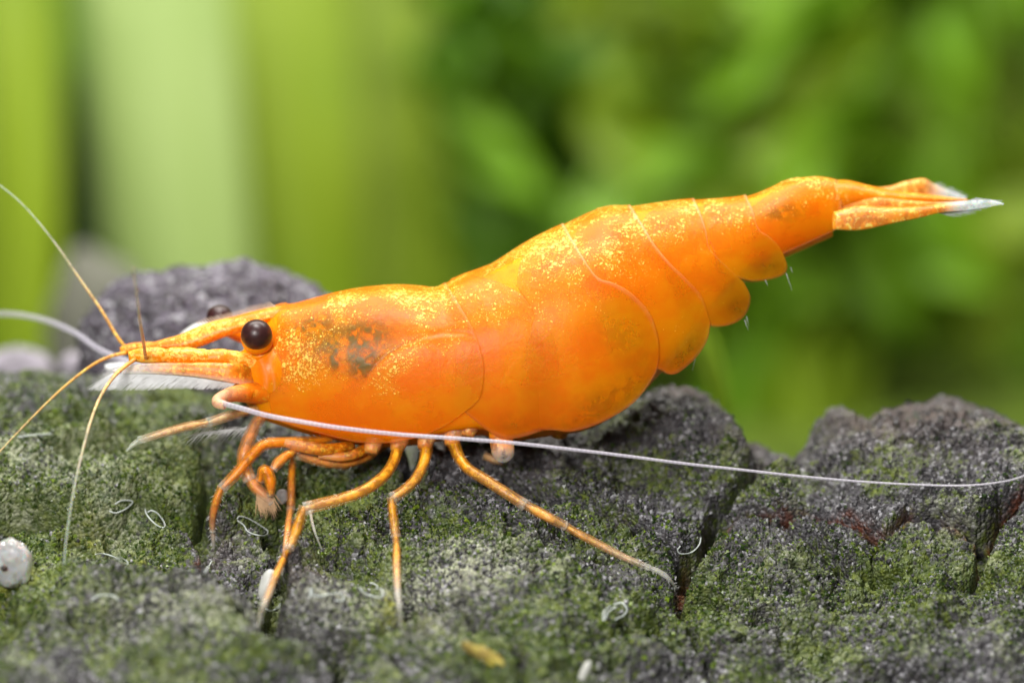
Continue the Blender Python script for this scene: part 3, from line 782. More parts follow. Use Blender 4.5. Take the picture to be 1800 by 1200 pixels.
def pb(x, y, cx, cy, rx, ry, ang=0.):
    c, s = math.cos(ang), math.sin(ang); dx, dy = x - cx, y - cy
    return np.exp(-(((dx * c + dy * s) / rx) ** 2 + ((-dx * s + dy * c) / ry) ** 2))

# --- body core, one continuous mesh from the head to the tail
def organ(x, y):
    arcd = polydist(x, y, ARC)
    dark = np.clip(.95 * pb(x, y, 545, 570, 52, 13, -.38) + .95 * pb(x, y, 640, 588, 58, 34, -.25) + .95 * pb(x, y, 640, 640, 30, 30) * (arcd < 0) + .65 * pb(x, y, 580, 605, 55, 34), 0, 1) * (1 - .8 * pb(x, y, 603, 620, 8, 30))
    dark = dark + 1.5 * pb(x, y, 589, 631, 6.5, 17)
    for cx, cy, rx, ry, an, k in [(1165, 392, 28, 14, .3, .55), (1260, 378, 26, 14, .2, .5), (1370, 372, 36, 16, -.2, .75), (965, 462, 40, 16, -.4, .4), (1090, 410, 30, 12, -.3, .3)]:
        dark = dark + k * pb(x, y, cx, cy, rx, ry, an)
    olive = .7 * pb(x, y, 1095, 590, 45, 32, .5) + .8 * pb(x, y, 1050, 715, 100, 22, -.55) + .6 * pb(x, y, 905, 748, 55, 18) + .5 * pb(x, y, 1210, 600, 40, 18, -.8) + .5 * pb(x, y, 1290, 520, 34, 22, -.6)
    red = .8 * pb(x, y, 660, 690, 70, 32) + .4 * sstep(y, 710, 780) + .8 * pb(x, y, 1420, 400, 50, 30) + .4 * pb(x, y, 560, 640, 70, 30) + .5 * pb(x, y, 1330, 450, 50, 30)
    return {'dark': np.clip(dark, 0, 1), 'olive': np.clip(olive, 0, 1), 'red': np.clip(red, 0, 1)}
ARC = [(600, 800), (622, 700), (640, 666), (660, 640), (682, 620), (712, 602), (744, 591), (778, 585), (812, 585), (838, 590), (900, 650), (900, 800)]
nb, ntc, nsc = 7, 60, 240
cd = spline([(406, 634), (432, 610), (460, 578), (487, 548), (520, 539), (560, 529), (620, 515), (690, 508), (740, 510), (772, 512), (805, 495), (865, 469), (935, 429), (995, 401), (1065, 371), (1112, 368), (1200, 358), (1310, 350), (1380, 325), (1413, 319), (1445, 318), (1470, 324)], nsc)
cv = spline([(406, 652), (432, 690), (458, 716), (484, 727), (560, 750), (658, 767), (735, 764), (800, 752), (850, 748), (890, 758), (970, 748), (1036, 736), (1105, 694), (1165, 634), (1236, 552), (1300, 478), (1360, 444), (1415, 420), (1464, 398)], nsc)
tr, _ = polar_rows(ntc, .5, .2)
CX = cd[None] * (1 - tr[:, None, None]) + cv[None] * tr[:, None, None]
hw = trunk_half(CX[..., 0], CX[..., 1], inset=.008); hw[0] = 0
hw = np.minimum(hw, np.sqrt(np.clip(tr, 0, 1))[:, None] * .6)
mm = wmid(CX[..., 0])
near = view(CX[..., 0], CX[..., 1], mm - hw); far = view(CX[..., 0], CX[..., 1], mm + hw)
q = np.linspace(0, 1, nb + 2)[1:-1][:, None, None]
bott = near[-1][None] * (1 - q) + far[-1][None] * q; bott[..., 1] -= (.03 * np.sin(q[..., 0] * np.pi)) * np.ones((1, nsc))
ringv = np.concatenate([near, bott, far[1:][::-1]], 0)
nr_ = ringv.shape[0]
org = organ(CX[..., 0], CX[..., 1])
A = {k: np.concatenate([v, np.repeat(v[-1:], nb, 0), v[1:][::-1]], 0).T for k, v in org.items()}
V = v2w(ringv.transpose(1, 0, 2)).reshape(-1, 3)
F = grid_faces(nsc, nr_, True).tolist() + [list(range(nr_)), list(range((nsc - 1) * nr_, nsc * nr_))[::-1]]
mesh('body', V, F, M['flesh'], shrimp, SB, A)

# --- carapace
def car_attr(x, y, t, s):
    arcd = polydist(x, y, ARC)
    line = np.exp(-(arcd / 2.2) ** 2) * sstep(x, 636, 656) * sstep(-x, -760, -690)
    fleck = np.clip(.95 * np.clip(1.25 - t * 1.9, 0, 1) + .75 * pb(x, y, 520, 640, 50, 50) + .6 * pb(x, y, 690, 670, 65, 35) + .5 * pb(x, y, 760, 630, 45, 22) + .16, 0, 1) * .88
    fleck = fleck * (1 - .45 * np.clip(organ(x, y)['dark'], 0, 1))
    return dict(fleck=fleck, line=line, dark=organ(x, y)['dark'], red=.25 * sstep(y, 715, 780), pale=.30 * sstep(s, .980, .995) * np.clip(1.3 - 1.6 * t, 0, 1) + .12 * np.exp(-((arcd - 4) / 3) ** 2) * sstep(x, 680, 700) * sstep(-x, -800, -760), thick=.15 * sstep(-s, -.04, 0))
def car_disp(x, y, t, s):
    d = polydist(x, y, ARC)
    return .0025 * sstep(d, -2, 14) * sstep(x, 636, 660) - .002 * np.exp(-(d / 4) ** 2) * sstep(x, 640, 670) 
shell('carapace', [(484, 538), (520, 531), (560, 521), (620, 508), (690, 501), (740, 503), (783, 511)],
      [(478, 736), (512, 748), (560, 761), (618, 775), (658, 778), (706, 774), (772, 753), (832, 712)],
      [(484, 538), (487, 565), (483, 600), (474, 650), (472, 700), (478, 736)],
      [(783, 511), (810, 540), (836, 588), (850, 640), (846, 690), (832, 712)],
      [.104, .145, .175, .200, .216, .225, .225], K=.46, tuck=.22, off=(-.003, .001, .002, .002), ns=150, nt=90, trunk=True, attr_fn=car_attr, disp=car_disp)

def seg_attr(fl=1., red_y=None, ol=(), pal=.5, dk=()):
    def f(x, y, t, s):
        fleck = fl * np.clip(1.2 - t * 1.7, 0.24, 1.0)
        olive = 0 * x; dark = 0 * x
        for o_ in ol: olive = olive + o_[-1] * pb(x, y, *o_[:-1])
        for o_ in dk: dark = dark + o_[-1] * pb(x, y, *o_[:-1])
        red = sstep(y, *red_y) if red_y else 0 * x
        pale = pal * sstep(s, .955, .985) * np.clip(1.2 - t * 1.3, 0, 1) + .12 * sstep(t, .975, 1)
        return dict(fleck=np.clip(fleck, 0, 1), dark=.8 * organ(x, y)['dark'], olive=.6 * np.clip(olive, 0, 1), thick=.3 * (1 - np.clip(olive, 0, 1)) * sstep(t, .7, .9), red=np.clip(red, 0, 1) * .8, pale=np.clip(pale, 0, 1))
    return f
# --- abdominal plates, front to tail (second one overlaps both neighbours)
shell('abdominal_plate', [(748, 512), (775, 501), (800, 486), (830, 470), (880, 446)],
      [(800, 712), (838, 742), (866, 763), (892, 772), (935, 764), (985, 745)],
      [(748, 512), (790, 560), (800, 630), (800, 712)],
      [(880, 446), (925, 500), (960, 560), (985, 640), (985, 745)],
      [.212, .220, .226, .23], K=.48, tuck=.25, off=(-.006, -.002, 0, -.003, -.008), trunk=True, attr_fn=seg_attr(.8, (690, 780), [(905, 745, 45, 20, 0., .7)], 0.))
shell('abdominal_plate', [(861, 461), (890, 444), (930, 421), (973, 398), (990, 393)],
      [(938, 757), (973, 757), (1004, 759), (1042, 749), (1080, 731), (1119, 703), (1150, 660), (1158, 630)],
      [(861, 461), (890, 482), (912, 508), (938, 549), (932, 580), (920, 640), (914, 700), (922, 740), (938, 757)],
      [(990, 393), (1022, 448), (1050, 487), (1080, 498), (1112, 517), (1142, 551), (1157, 595), (1158, 630)],
      [.23, .245, .25, .245], K=.5, tuck=.30, off=(-.005, -.002, 0, .0015), ns=90, nt=70,
      trunk=True, attr_fn=seg_attr(.85, (690, 780), [(1095, 590, 45, 30, .5, .55), (1050, 715, 90, 26, -.55, .9), (960, 470, 40, 18, -.4, .5), (1120, 660, 30, 50, .4, .4)], .55))
shell('abdominal_plate', [(955, 412), (985, 394), (1030, 373), (1060, 364), (1085, 359), (1108, 363)],
      [(1085, 640), (1130, 650), (1160, 650), (1178, 658), (1196, 653), (1224, 628), (1243, 598), (1249, 568)],
      [(955, 412), (1000, 470), (1050, 545), (1085, 640)],
      [(1108, 363), (1132, 399), (1152, 432), (1178, 463), (1204, 488), (1233, 521), (1249, 568)],
      [.245, .238, .222, .20], K=.5, tuck=.25, off=(-.005, -.002, 0, .0015), ns=80, nt=60,
      trunk=True, attr_fn=seg_attr(1., (600, 690), [(1210, 615, 38, 16, -.8, .9), (1185, 640, 25, 14, 0., .5)], .55))
shell('abdominal_plate', [(1085, 366), (1120, 359), (1160, 353), (1198, 350), (1220, 354)],
      [(1200, 560), (1232, 568), (1264, 574), (1294, 567), (1313, 549), (1319, 522), (1308, 497)],
      [(1085, 366), (1140, 440), (1180, 500), (1200, 560)],
      [(1220, 354), (1231, 375), (1240, 402), (1246, 434), (1260, 452), (1283, 474), (1308, 497)],
      [.212, .197, .178, .16], K=.5, tuck=.25, off=(-.005, -.002, 0, .0015), ns=70, nt=60,
      trunk=True, attr_fn=seg_attr(.9, None, [(1300, 540, 22, 20, 0., .9), (1262, 500, 26, 16, 0., .5)], .55, [(1165, 395, 28, 12, .3, .5)]))
shell('abdominal_plate', [(1200, 357), (1230, 352), (1265, 346), (1295, 343), (1311, 345)],
      [(1262, 478), (1292, 486), (1325, 494), (1357, 490), (1378, 482), (1384, 468), (1377, 447)],
      [(1200, 357), (1235, 400), (1255, 440), (1262, 478)],
      [(1311, 345), (1322, 368), (1333, 402), (1350, 414), (1366, 429), (1377, 447)],
      [.170, .158, .142, .128], K=.5, tuck=.25, off=(-.005, -.002, 0, .0015), ns=60, nt=50,
      trunk=True, attr_fn=seg_attr(.9, None, [(1350, 470, 26, 14, 0., .9)], .55, [(1260, 380, 24, 12, .2, .35)]))
shell('tail_segment', [(1292, 350), (1330, 334), (1380, 318), (1413, 312), (1447, 311), (1472, 317)],
      [(1330, 452), (1376, 446), (1420, 427), (1450, 413), (1468, 404)],
      [(1292, 350), (1318, 390), (1326, 425), (1330, 452)],
      [(1472, 317), (1478, 345), (1478, 375), (1468, 404)],
      [.134, .125, .11, .095, .075], K=.5, tuck=.35, off=(-.005, -.002, 0, .0015), ns=70, nt=44,
      trunk=True, attr_fn=lambda x, y, t, s: dict(fleck=np.clip(1.1 - 1.6 * t, 0, 1) * (x < 1470), dark=.55 * pb(x, y, 1370, 375, 34, 18, -.2), red=.9 * sstep(y, 385, 430), pale=.35 * sstep(s, .96, 1) + .3 * sstep(t, .97, 1), olive=0 * x))
# --- tail fan
TT = lambda a, b: (lambda x, y, t, s: dict(tip=sstep(x, a, b), fleck=.9 + 0 * x, along=0 * x))
shell('telson', [(1462, 318), (1490, 317), (1533, 327), (1580, 336), (1640, 343), (1700, 350)],
      [(1462, 366), (1520, 362), (1580, 360), (1640, 356), (1702, 353)],
      [(1462, 318), (1470, 345), (1462, 366)], [(1700, 350), (1703, 352), (1702, 353)],
      [.075, .06, .045, .03, .012], K=.6, tuck=.2, ns=50, nt=24, attr_fn=lambda x, y, t, s: dict(thick=1. + 0 * x, fleck=.8 * np.clip(1.4 - t, 0, 1), pale=.4 * sstep(x, 1640, 1700), olive=0 * x, dark=0 * x, red=.4 * t))
M['tail_bristle'] = mat_simple('tail_bristle', (0.66, 0.70, 0.72), .3, .4, .42, var=.1)
M['uropod'] = mat_limb('tail_fan', (1.0, 0.29, 0.01), (0.80, 0.84, 0.84), .96, .55, (1., .6, .12), .6, .75)
def uropod(name, D_, L_, mid, hh, a, b):
    return shell(name, D_, L_, [D_[0], L_[0]], [D_[-1], L_[-1]], [hh, hh * 1.1, hh * .7, .006], K=.5, tuck=.1, ns=50, nt=16, mat=M['uropod'], attr_fn=TT(a, b), mid=mid, thick=.006)
u1 = uropod('tail_fan_blade', [(1466, 372), (1507, 362), (1560, 364), (1620, 362), (1667, 356), (1733, 351), (1764, 357)],
       [(1466, 403), (1513, 404), (1567, 393), (1620, 382), (1653, 374), (1705, 369), (1765, 359)], -.02, .03, 1650, 1700)
u2 = uropod('tail_fan_blade', [(1470, 345), (1530, 345), (1600, 352), (1650, 355), (1715, 352)], [(1470, 370), (1530, 372), (1600, 366), (1660, 362), (1716, 356)], .08, .018, 1640, 1700)
u3 = uropod('tail_fan_blade', [(1500, 332), (1560, 328), (1590, 319), (1624, 314), (1645, 325), (1672, 336), (1698, 346)], [(1500, 352), (1560, 354), (1600, 354), (1640, 352), (1660, 352), (1680, 352), (1699, 350)], .26, .02, 1620, 1680)
def hairs(name, roots, tips, parent, mat, wfn, r=.7, bend=0., nper=1):
    """tapered hairs from root to tip pixels"""
    Vs, Fs = [], []; k = 0
    for (a, b) in zip(roots, tips):
        ax, ay, bx, by = a[0], a[1], b[0], b[1]
        w0, w1 = wfn(ax, ay), wfn(bx, by)
        n = 5
        t = np.linspace(0, 1, n)
        nx, ny = -(by - ay), bx - ax
        X = ax + (bx - ax) * t + nx * bend * t * t; Y = ay + (by - ay) * t + ny * bend * t * t
        V, F = tube_arrays(at(X, Y, w0 + (w1 - w0) * t), r / 600 * (1 - .85 * t), 4, cap=False)
        Vs.append(V); Fs += [[i + k for i in f] for f in F]; k += len(V)
    o = mesh(name, np.vstack(Vs), Fs, mat, parent, SB); tag(o, kind='stuff')
    return o
# fringes of the tail fan
r_, t_ = [], []
for i in range(150):
    s = random.random(); e = spline([(1655, 373), (1690, 368), (1730, 352)], 40)[int(s * 39)]
    r_.append((e[0] - 14, e[1] - random.uniform(0, 5))); t_.append((e[0] + random.uniform(14, 36), e[1] + random.uniform(-5, 7) * (1 - s) + 4 * (1 - s)))
hairs('bristles', r_, t_, u1, M['tail_bristle'], lambda x, y: -.02, .9)
r_, t_ = [], []
for i in range(90):
    s = random.random(); e = spline([(1640, 325), (1675, 338), (1692, 348)], 40)[int(s * 39)]
    r_.append((e[0] - 12, e[1] + 2)); t_.append((e[0] + random.uniform(2, 16), e[1] + random.uniform(-6, 3)))
hairs('bristles', r_, t_, u3, M['tail_bristle'], lambda x, y: .26, .9)
# small hairs under the last plates
hairs('bristles', [(1382, 480), (1390, 470), (1309, 562), (1312, 556), (1222, 630), (1345, 492)], [(1392, 510), (1393, 480), (1315, 580), (1316, 572), (1217, 652), (1350, 503)], shrimp, M['bristle'], lambda x, y: 0., .6)

# --- rostrum with its teeth
ros = shell('rostrum', [(535, 535), (487, 538), (447, 546), (411, 556), (375, 564), (340, 577), (315, 588), (294, 594), (265, 602), (238, 608)],
      [(535, 556), (490, 566), (455, 574), (429, 582), (393, 593), (358, 607), (333, 614), (304, 617), (270, 614), (240, 611)],
      [(535, 535), (536, 547), (535, 556)], [(238, 608), (237, 610), (240, 611)], [.045, .052, .046, .040, .034, .026, .008], K=.62, tuck=.75, ns=90, nt=36, thick=.010,
      attr_fn=lambda x, y, t, s: dict(thick=1. + 0 * x, fleck=1.3 + 0 * x, pale=.55 * np.exp(-((t - .62) / .05) ** 2) * sstep(-x, -425, -395) * sstep(x, 290, 330) + .5 * sstep(t, .97, 1) + .3 * sstep(-t, -.05, 0), olive=0 * x, dark=0 * x, red=0 * x))
up = spline([(340, 577), (375, 564), (411, 556), (447, 546), (486, 537)], 34)
r_, t_ = [], []
for i in range(3, 33):
    x, y = up[i]; L = 8 + 3 * random.random()
    r_.append((x + 3, y + 2)); t_.append((x - L * .9, y - L * .75))
hairs('rostrum_teeth', r_, t_, ros, M['tooth'], lambda x, y: wmid(x) - .004, 1.7)

# --- eyes on stalks
def ball(name, cx, cy, w, rpx, mat, parent, sq=(1, 1, 1), nu=48, nv=28, extra=None):
    th = np.linspace(0, 2 * np.pi, nu, endpoint=False); ph = np.linspace(0, np.pi, nv); T, Ph = np.meshgrid(th, ph)
    d = np.stack([np.cos(T) * np.sin(Ph) * sq[0], np.cos(Ph) * sq[1], np.sin(T) * np.sin(Ph) * sq[2]], -1).reshape(-1, 3) * rpx / 600
    return mesh(name, at(cx, cy, w) + v2w(d), grid_faces(nv, nu, True), mat, parent, SB, {k: np.full(nu * nv, v) for k, v in (extra or {}).items()})
SKIN = {'thick': 1.3, 'fleck': .35}; SNOUT = {'thick': 1.3, 'fleck': 1.5}
st = ball('eyestalk', 452, 595, -.112, 30, M['shell'], shrimp, (.95, .95, .9), extra=SKIN)
tube('eyestalk_root', [(484, 668, .02, 22), (468, 642, -.04, 24), (456, 612, -.075, 25)], M['shell'], st, SB, 20, 24, extra=SKIN)
ball('eye', 451, 588, -.137, 27.5, M['eye'], st, (1, .97, .95))
st2 = ball('eyestalk', 392, 570, .19, 21, M['shell'], shrimp, (.95, .95, .9), extra=SKIN)
tube('eyestalk_root', [(445, 596, .10, 13), (420, 588, .14, 13), (398, 574, .17, 16)], M['shell'], st2, SB, 20, 20, extra=SKIN)
ball('eye', 386, 558, .20, 24, M['eye'], st2, (1, .95, 1))
fc = spline([(530, 650, 50, .05), (508, 651, 58, .085), (488, 652, 60, .103), (470, 652, 57, .108), (450, 650, 46, .094), (428, 647, 33, .072), (408, 643, 24, .054), (385, 640, 18, .042), (355, 638, 12, .03), (330, 637, 5, .012)], 60)
fa = np.linspace(0, 2 * np.pi, 36, endpoint=False)
fx = fc[:, 0:1] + 0 * fa[None]; fy = fc[:, 1:2] - fc[:, 2:3] * np.cos(fa)[None] * (1 + .05 * np.sin(3 * fa + fc[:, 0:1] / 14)); fw = -.012 + fc[:, 3:4] * np.sin(fa)[None]
fV = v2w(view(fx, fy, fw)).reshape(-1, 3)
mesh('face', fV, grid_faces(60, 36, True).tolist() + [list(range(36)), list(range(59 * 36, 60 * 36))[::-1]], M['shell'], shrimp, SB,
     {'thick': np.full(len(fV), 1.3), 'fleck': np.full(len(fV), .4), 'pale': .28 * np.exp(-((fx - 462 - 6 * np.sin(fy / 17)) / 2.2) ** 2).ravel() + .2 * np.exp(-((fx - 478 + 5 * np.sin(fy / 23)) / 2.) ** 2).ravel()})

# --- head front: antennule stalks, antennal scales, feelers
ped = tube('antennule_stalk', [(478, 642, -.05, 17), (440, 636, -.08, 15), (400, 630, -.09, 15), (340, 627, -.10, 15.5), (290, 625, -.105, 15), (250, 624, -.11, 13), (226, 626, -.115, 9)], M['shell'], shrimp, SB, 60, 18, extra=SNOUT,
           r_fn=lambda t: 1 - .14 * np.exp(-((t - .45) / .018) ** 2) - .14 * np.exp(-((t - .74) / .018) ** 2) + .05 * np.sin(t * 23) + .03 * np.sin(t * 57))
ped2 = tube('antennule_stalk', [(440, 636, .06, 10), (380, 631, .08, 10), (320, 620, .09, 11), (270, 613, .09, 12), (232, 613, .085, 10), (212, 617, .08, 7)], M['shell'], shrimp, SB, 50, 18, extra=SNOUT)
sc1 = shell('antennal_scale', [(480, 648), (440, 641), (380, 637), (300, 637), (240, 640), (200, 649)], [(478, 690), (429, 677), (380, 668), (330, 661), (260, 657), (202, 657)],
      [(480, 652), (482, 670), (478, 690)], [(200, 650), (198, 654), (202, 657)], [.016, .016, .014, .012, .009, .005], K=.5, tuck=.2, ns=60, nt=18, mat=M['scale'], mid=lambda x: -.125 + .085 * sstep(x, 400, 485), thick=.006,
      attr_fn=lambda x, y, t, s: dict(tip=np.clip(.9 * sstep(-x, -330, -220) + .45 * sstep(t, .6, 1), 0, 1)))
r_, t_ = [], []
lo = spline([(415, 674), (380, 668), (330, 661), (260, 657), (202, 657)], 200)
for i in range(520):
    x, y = lo[random.randrange(200)]; f = (415 - x) / 213
    L = 12 + 34 * f ** .6
    r_.append((x, y - 2)); t_.append((x - L * random.uniform(.8, 1.1), y + min(27, 8 + 26 * f ** .7) * random.uniform(.8, 1.05)))
hairs('bristles', r_, t_, sc1, M['bristle'], lambda x, y: -.125, .95, -.05)
sc2 = shell('antennal_scale', [(400, 585), (370, 568), (345, 568), (322, 582), (300, 602), (230, 632), (185, 640)], [(402, 592), (380, 588), (350, 594), (325, 606), (290, 632), (230, 655), (190, 652)],
      [(400, 585), (402, 589), (402, 592)], [(185, 640), (184, 646), (190, 652)], [.02, .02, .015, .006], K=.5, tuck=.2, ns=50, nt=14, mat=M['bristle'], mid=.24, thick=.006)
r_, t_ = [], []
for i in range(90):
    s = random.random(); x, y = 185 + 60 * s, 645 + random.uniform(-4, 8)
    r_.append((x + 12, y)); t_.append((x - random.uniform(5, 22), y + random.uniform(4, 22)))
hairs('bristles', r_, t_, sc2, M['bristle'], lambda x, y: .18, .9)
# antennule feelers
tube('feeler', [(222, 612, .08, 3.04), (205, 590, .09, 3.04), (178, 545, .10, 2.77), (140, 490, .11, 2.32), (95, 425, .12, 1.77), (45, 365, .14, 1.33), (0, 326, .16, 1.06), (-60, 285, .2, 1.4)], M['feeler'], ped2, SB, 120, 8, tip=(0, .2, .6, .9, 1, 1), r_fn=lambda t: 1 + .07 * np.sin(t * 330))
tube('feeler', [(222, 620, .06, 3.32), (195, 626, .05, 3.04), (160, 643, .03, 2.54), (110, 682, .0, 2.10), (60, 730, -.03, 1.77), (10, 782, -.06, 1.43), (-50, 850, -.1, 2)], M['feeler'], ped2, SB, 110, 8, tip=(0, .1, .25, .4, .6), r_fn=lambda t: 1 + .06 * np.sin(t * 300))
tube('feeler', [(240, 630, -.12, 3.60), (222, 642, -.16, 3.60), (200, 662, -.22, 3.32), (178, 694, -.30, 2.99), (160, 738, -.38, 2.66), (143, 800, -.46, 2.22), (128, 870, -.52, 1.77), (116, 950, -.56, 1.43), (112, 992, -.58, 1.11)], M['feeler'], ped, SB, 110, 8, tip=(.05, .25, .55, .8, .95, 1), r_fn=lambda t: 1 + .05 * np.sin(t * 300))
tube('feeler', [(256, 628, -.14, 3.32), (252, 600, -.26, 3.04), (246, 565, -.42, 2.66), (240, 515, -.62, 1.99), (234, 470, -.8, 1.43)], M['feeler'], ped, SB, 60, 8, tip=(.1, .5, .9, 1, 1))
# far antenna going off to the left, near antenna sweeping back along the flank
tube('antenna', [(330, 665, .16, 6), (240, 640, .22, 6), (178, 616, .30, 6), (130, 584, .42, 6), (70, 560, .55, 5.5), (0, 551, .66, 5), (-80, 560, .75, 4)], M['antenna'], shrimp, SB, 120, 8, tip=(.3, .6, .6, .7))
tube('antenna_stalk', [(470, 690, -.06, 20), (440, 690, -.10, 18), (412, 692, -.16, 14), (392, 698, -.21, 11.5), (382, 704, -.24, 10), (384, 709, -.26, 9), (395, 712, -.27, 8)], M['head'], shrimp, SB, 44, 18, tip=(0, 0, 0, .25, .7, .8))
ant = [(384, 707, -.262, 4.97), (400, 711, -.28, 4.97), (430, 719, -.31, 4.68), (470, 730, -.34, 4.45), (530, 741, -.36, 4.09), (600, 752, -.365, 3.86), (700, 763, -.36, 3.63), (800, 770, -.36, 3.39), (900, 778, -.35, 3.16), (1000, 789, -.33, 2.92), (1100, 801, -.31, 2.75), (1200, 814, -.29, 2.57), (1300, 825, -.27, 2.40),
       (1400, 836, -.26, 2.22), (1500, 845, -.25, 2.05), (1600, 851, -.26, 1.87), (1690, 853, -.28, 1.75), (1750, 848, -.32, 1.63), (1800, 836, -.36, 1.52), (1880, 800, -.42, 1.29)]
tube('antenna', ant, M['antenna'], shrimp, SB, 900, 8, tip=(.45, .25, .1, .1, .2), r_fn=lambda t: 1 + .015 * np.sin(t * 1530 / 8 * 2 * np.pi))

# --- limbs
def limb(name, segs, mat, nseg=12, hairn=0, sub='leg_segment', last=None, ground=True):
    """segs: list of point lists (px, py, w, radius) sharing end points; first one is the leg itself, the rest its sub-parts"""
    root = None
    segs = [([(x, y, min(w, rock_w(x, y, 5) - r / 600 - .004) if not (k == len(segs) - 1 and i == len(p) - 1) else w, r) for i, (x, y, w, r) in enumerate(p)], tp) if (k and ground) else (p, tp) for k, (p, tp) in enumerate(segs)]
    for k, (pts, tips) in enumerate(segs):
        nm = name if k == 0 else (last if (last and k == len(segs) - 1) else sub)
        fl = lambda t: 1 + .16 * np.exp(-((1 - t) / .05) ** 2) + (.10 * np.exp(-(t / .05) ** 2)) - .10 * np.exp(-((t - .12) / .08) ** 2)
        o = tube(nm, pts, mat, root or shrimp, SB, 30, nseg, tip=tips, r_fn=fl, joint=1., strand=.72)
        if k == 0: root = o
    if hairn:
        r_, t_, ws = [], [], {}
        for pts, tips in segs:
            c = spline(pts, 60)
            for i in range(hairn):
                q = c[random.randrange(4, 58)]; d = c[min(59, int(1 + 55 * random.random()))]
                tx, ty = c[-1][0] - c[0][0], c[-1][1] - c[0][1]; L = math.hypot(tx, ty); tx /= L; ty /= L
                sg = random.choice((-1, 1, 1)); nx, ny = -ty * sg, tx * sg
                ln = random.uniform(3, 8)
                a = (q[0] + nx * q[3] * .9, q[1] + ny * q[3] * .9)
                b = (a[0] + (nx * .8 + tx * .7) * ln, a[1] + (ny * .8 + ty * .7) * ln)
                r_.append(a); t_.append(b); ws[a] = q[2]; ws[b] = q[2] - .003
        hairs('bristles', r_, t_, root, M['bristle'], lambda x, y: ws[(x, y)], .55)
    return root
tD = rock_w(454, 1098, 5); tE = rock_w(706, 1102, 5); tF = rock_w(1187, 1030, 5); tA = rock_w(376, 966, 5)
# near walking legs
limb('walking_leg', [
    ([(700, 768, -.08, 15.39), (699, 785, -.10, 12.68), (694, 805, -.14, 10.86), (684, 825, -.20, 9.96), (670, 841, -.25, 10.42), (640, 862, -.30, 10.42), (600, 877, -.33, 10.42), (560, 887, -.35, 10.86), (535, 894, -.36, 10.42)], (0, 0, .05, 0.13)),
    ([(535, 890, -.36, 9.51), (526, 918, -.365, 9.96), (517, 942, -.37, 9.51), (508, 964, -.375, 8.15)], (.1, 0, .05, .2)),
    ([(508, 962, -.375, 6.79), (497, 985, -.38, 7.07), (484, 1012, (-.38 + tD) / 2, 6.52), (472, 1042, tD * .7 - .38 * .3, 5.79), (463, 1064, tD - .012, 5.07)], (0, .05, .2, .6)),
    ([(463, 1062, tD - .012, 4.17), (457, 1082, tD - .004, 3.44), (453, 1102, tD + .012, 1.99)], (.7, .9, 1)),
], M['limb'], hairn=8, last='leg_tip')
limb('walking_leg', [
    ([(748, 764, -.08, 16.30), (749, 780, -.09, 13.59), (748, 802, -.12, 10.86), (741, 824, -.16, 9.96), (729, 844, -.20, 9.96), (710, 862, -.24, 9.96), (689, 875, -.26, 9.51)], (0, 0, .05, 0.13)),
    ([(688, 874, -.26, 8.60), (690, 895, -.265, 8.60), (693, 920, -.27, 8.60), (696, 944, -.275, 8.60)], (.15, 0, .1, .35)),
    ([(696, 942, -.275, 6.79), (697, 965, -.29, 7.25), (697, 992, (-.28 + tE) / 2, 7.07), (698, 1022, tE * .7 - .28 * .3, 5.98), (699, 1046, tE * .9 - .028, 5.07)], (.05, .1, .35, .8)),
    ([(699, 1044, tE * .9 - .028, 4.35), (702, 1068, tE - .01, 3.62), (706, 1104, tE + .012, 1.99)], (.85, 1, 1)),
], M['limb'], hairn=8, last='leg_tip')
limb('walking_leg', [
    ([(790, 762, -.08, 16.30), (798, 780, -.10, 12.68), (806, 802, -.13, 10.86), (822, 823, -.16, 9.96), (852, 842, -.19, 9.96), (888, 865, -.21, 9.96), (924, 888, -.22, 9.96)], (0, 0, .1, 0.18)),
    ([(922, 886, -.22, 8.60), (945, 899, -.225, 9.51), (970, 912, -.23, 9.05), (994, 924, -.23, 8.15)], (.2, .1, .15, .35)),
    ([(992, 923, -.23, 7.25), (1020, 939, -.235, 7.69), (1060, 960, (-.23 + tF) / 2, 7.43), (1100, 980, tF * .8 - .046, 6.34), (1143, 998, tF - .02, 4.98)], (.1, .2, .4, .8)),
    ([(1141, 997, tF - .02, 4.52), (1160, 1005, tF - .015, 4.70), (1176, 1017, tF - .01, 3.62), (1188, 1032, tF + .01, 1.64)], (.95, 1, 1)),
], M['limb'], hairn=9, last='leg_tip')
# front legs
limb('walking_leg', [
    ([(590, 768, .0, 9.70), (560, 775, -.04, 10.51), (510, 777, -.08, 9.70), (468, 780, -.10, 10.10), (445, 797, -.11, 10.51), (421, 826, -.12, 10.51), (402, 846, -.125, 9.70), (390, 858, -.125, 8.49)], (0, 0, 0, 0.08)),
    ([(390, 855, -.125, 8.08), (380, 882, -.12, 8.08), (374, 910, (-.12 + tA) / 2, 6.87), (374, 935, tA - .02, 5.25)], (.05, .05, .15, .4)),
    ([(374, 933, tA - .02, 4.85), (375, 950, tA - .01, 3.64), (376, 968, tA + .01, 1.62)], (.5, .9, 1)),
], M['limb2'], hairn=16, last='leg_tip')
limb('walking_leg', [
    ([(680, 775, .02, 9.70), (650, 799, .0, 8.89), (620, 811, -.02, 8.89), (590, 814, -.03, 9.30), (555, 808, -.04, 9.70), (518, 796, -.05, 9.30)], (0, .05, .1, .15)),
    ([(514, 794, -.05, 7.28), (513, 830, -.03, 7.28), (512, 865, -.01, 7.68), (511, 896, .0, 7.68)], (.15, 0, .1, .1)),
    ([(511, 894, .0, 7.28), (508, 915, .01, 7.28), (504, 942, .02, 5.66), (500, 975, .04, 4.04), (496, 1010, rock_w(496, 1010) , 2.43)], (.1, .1, .4, .9)),
], M['limb2'], hairn=5)
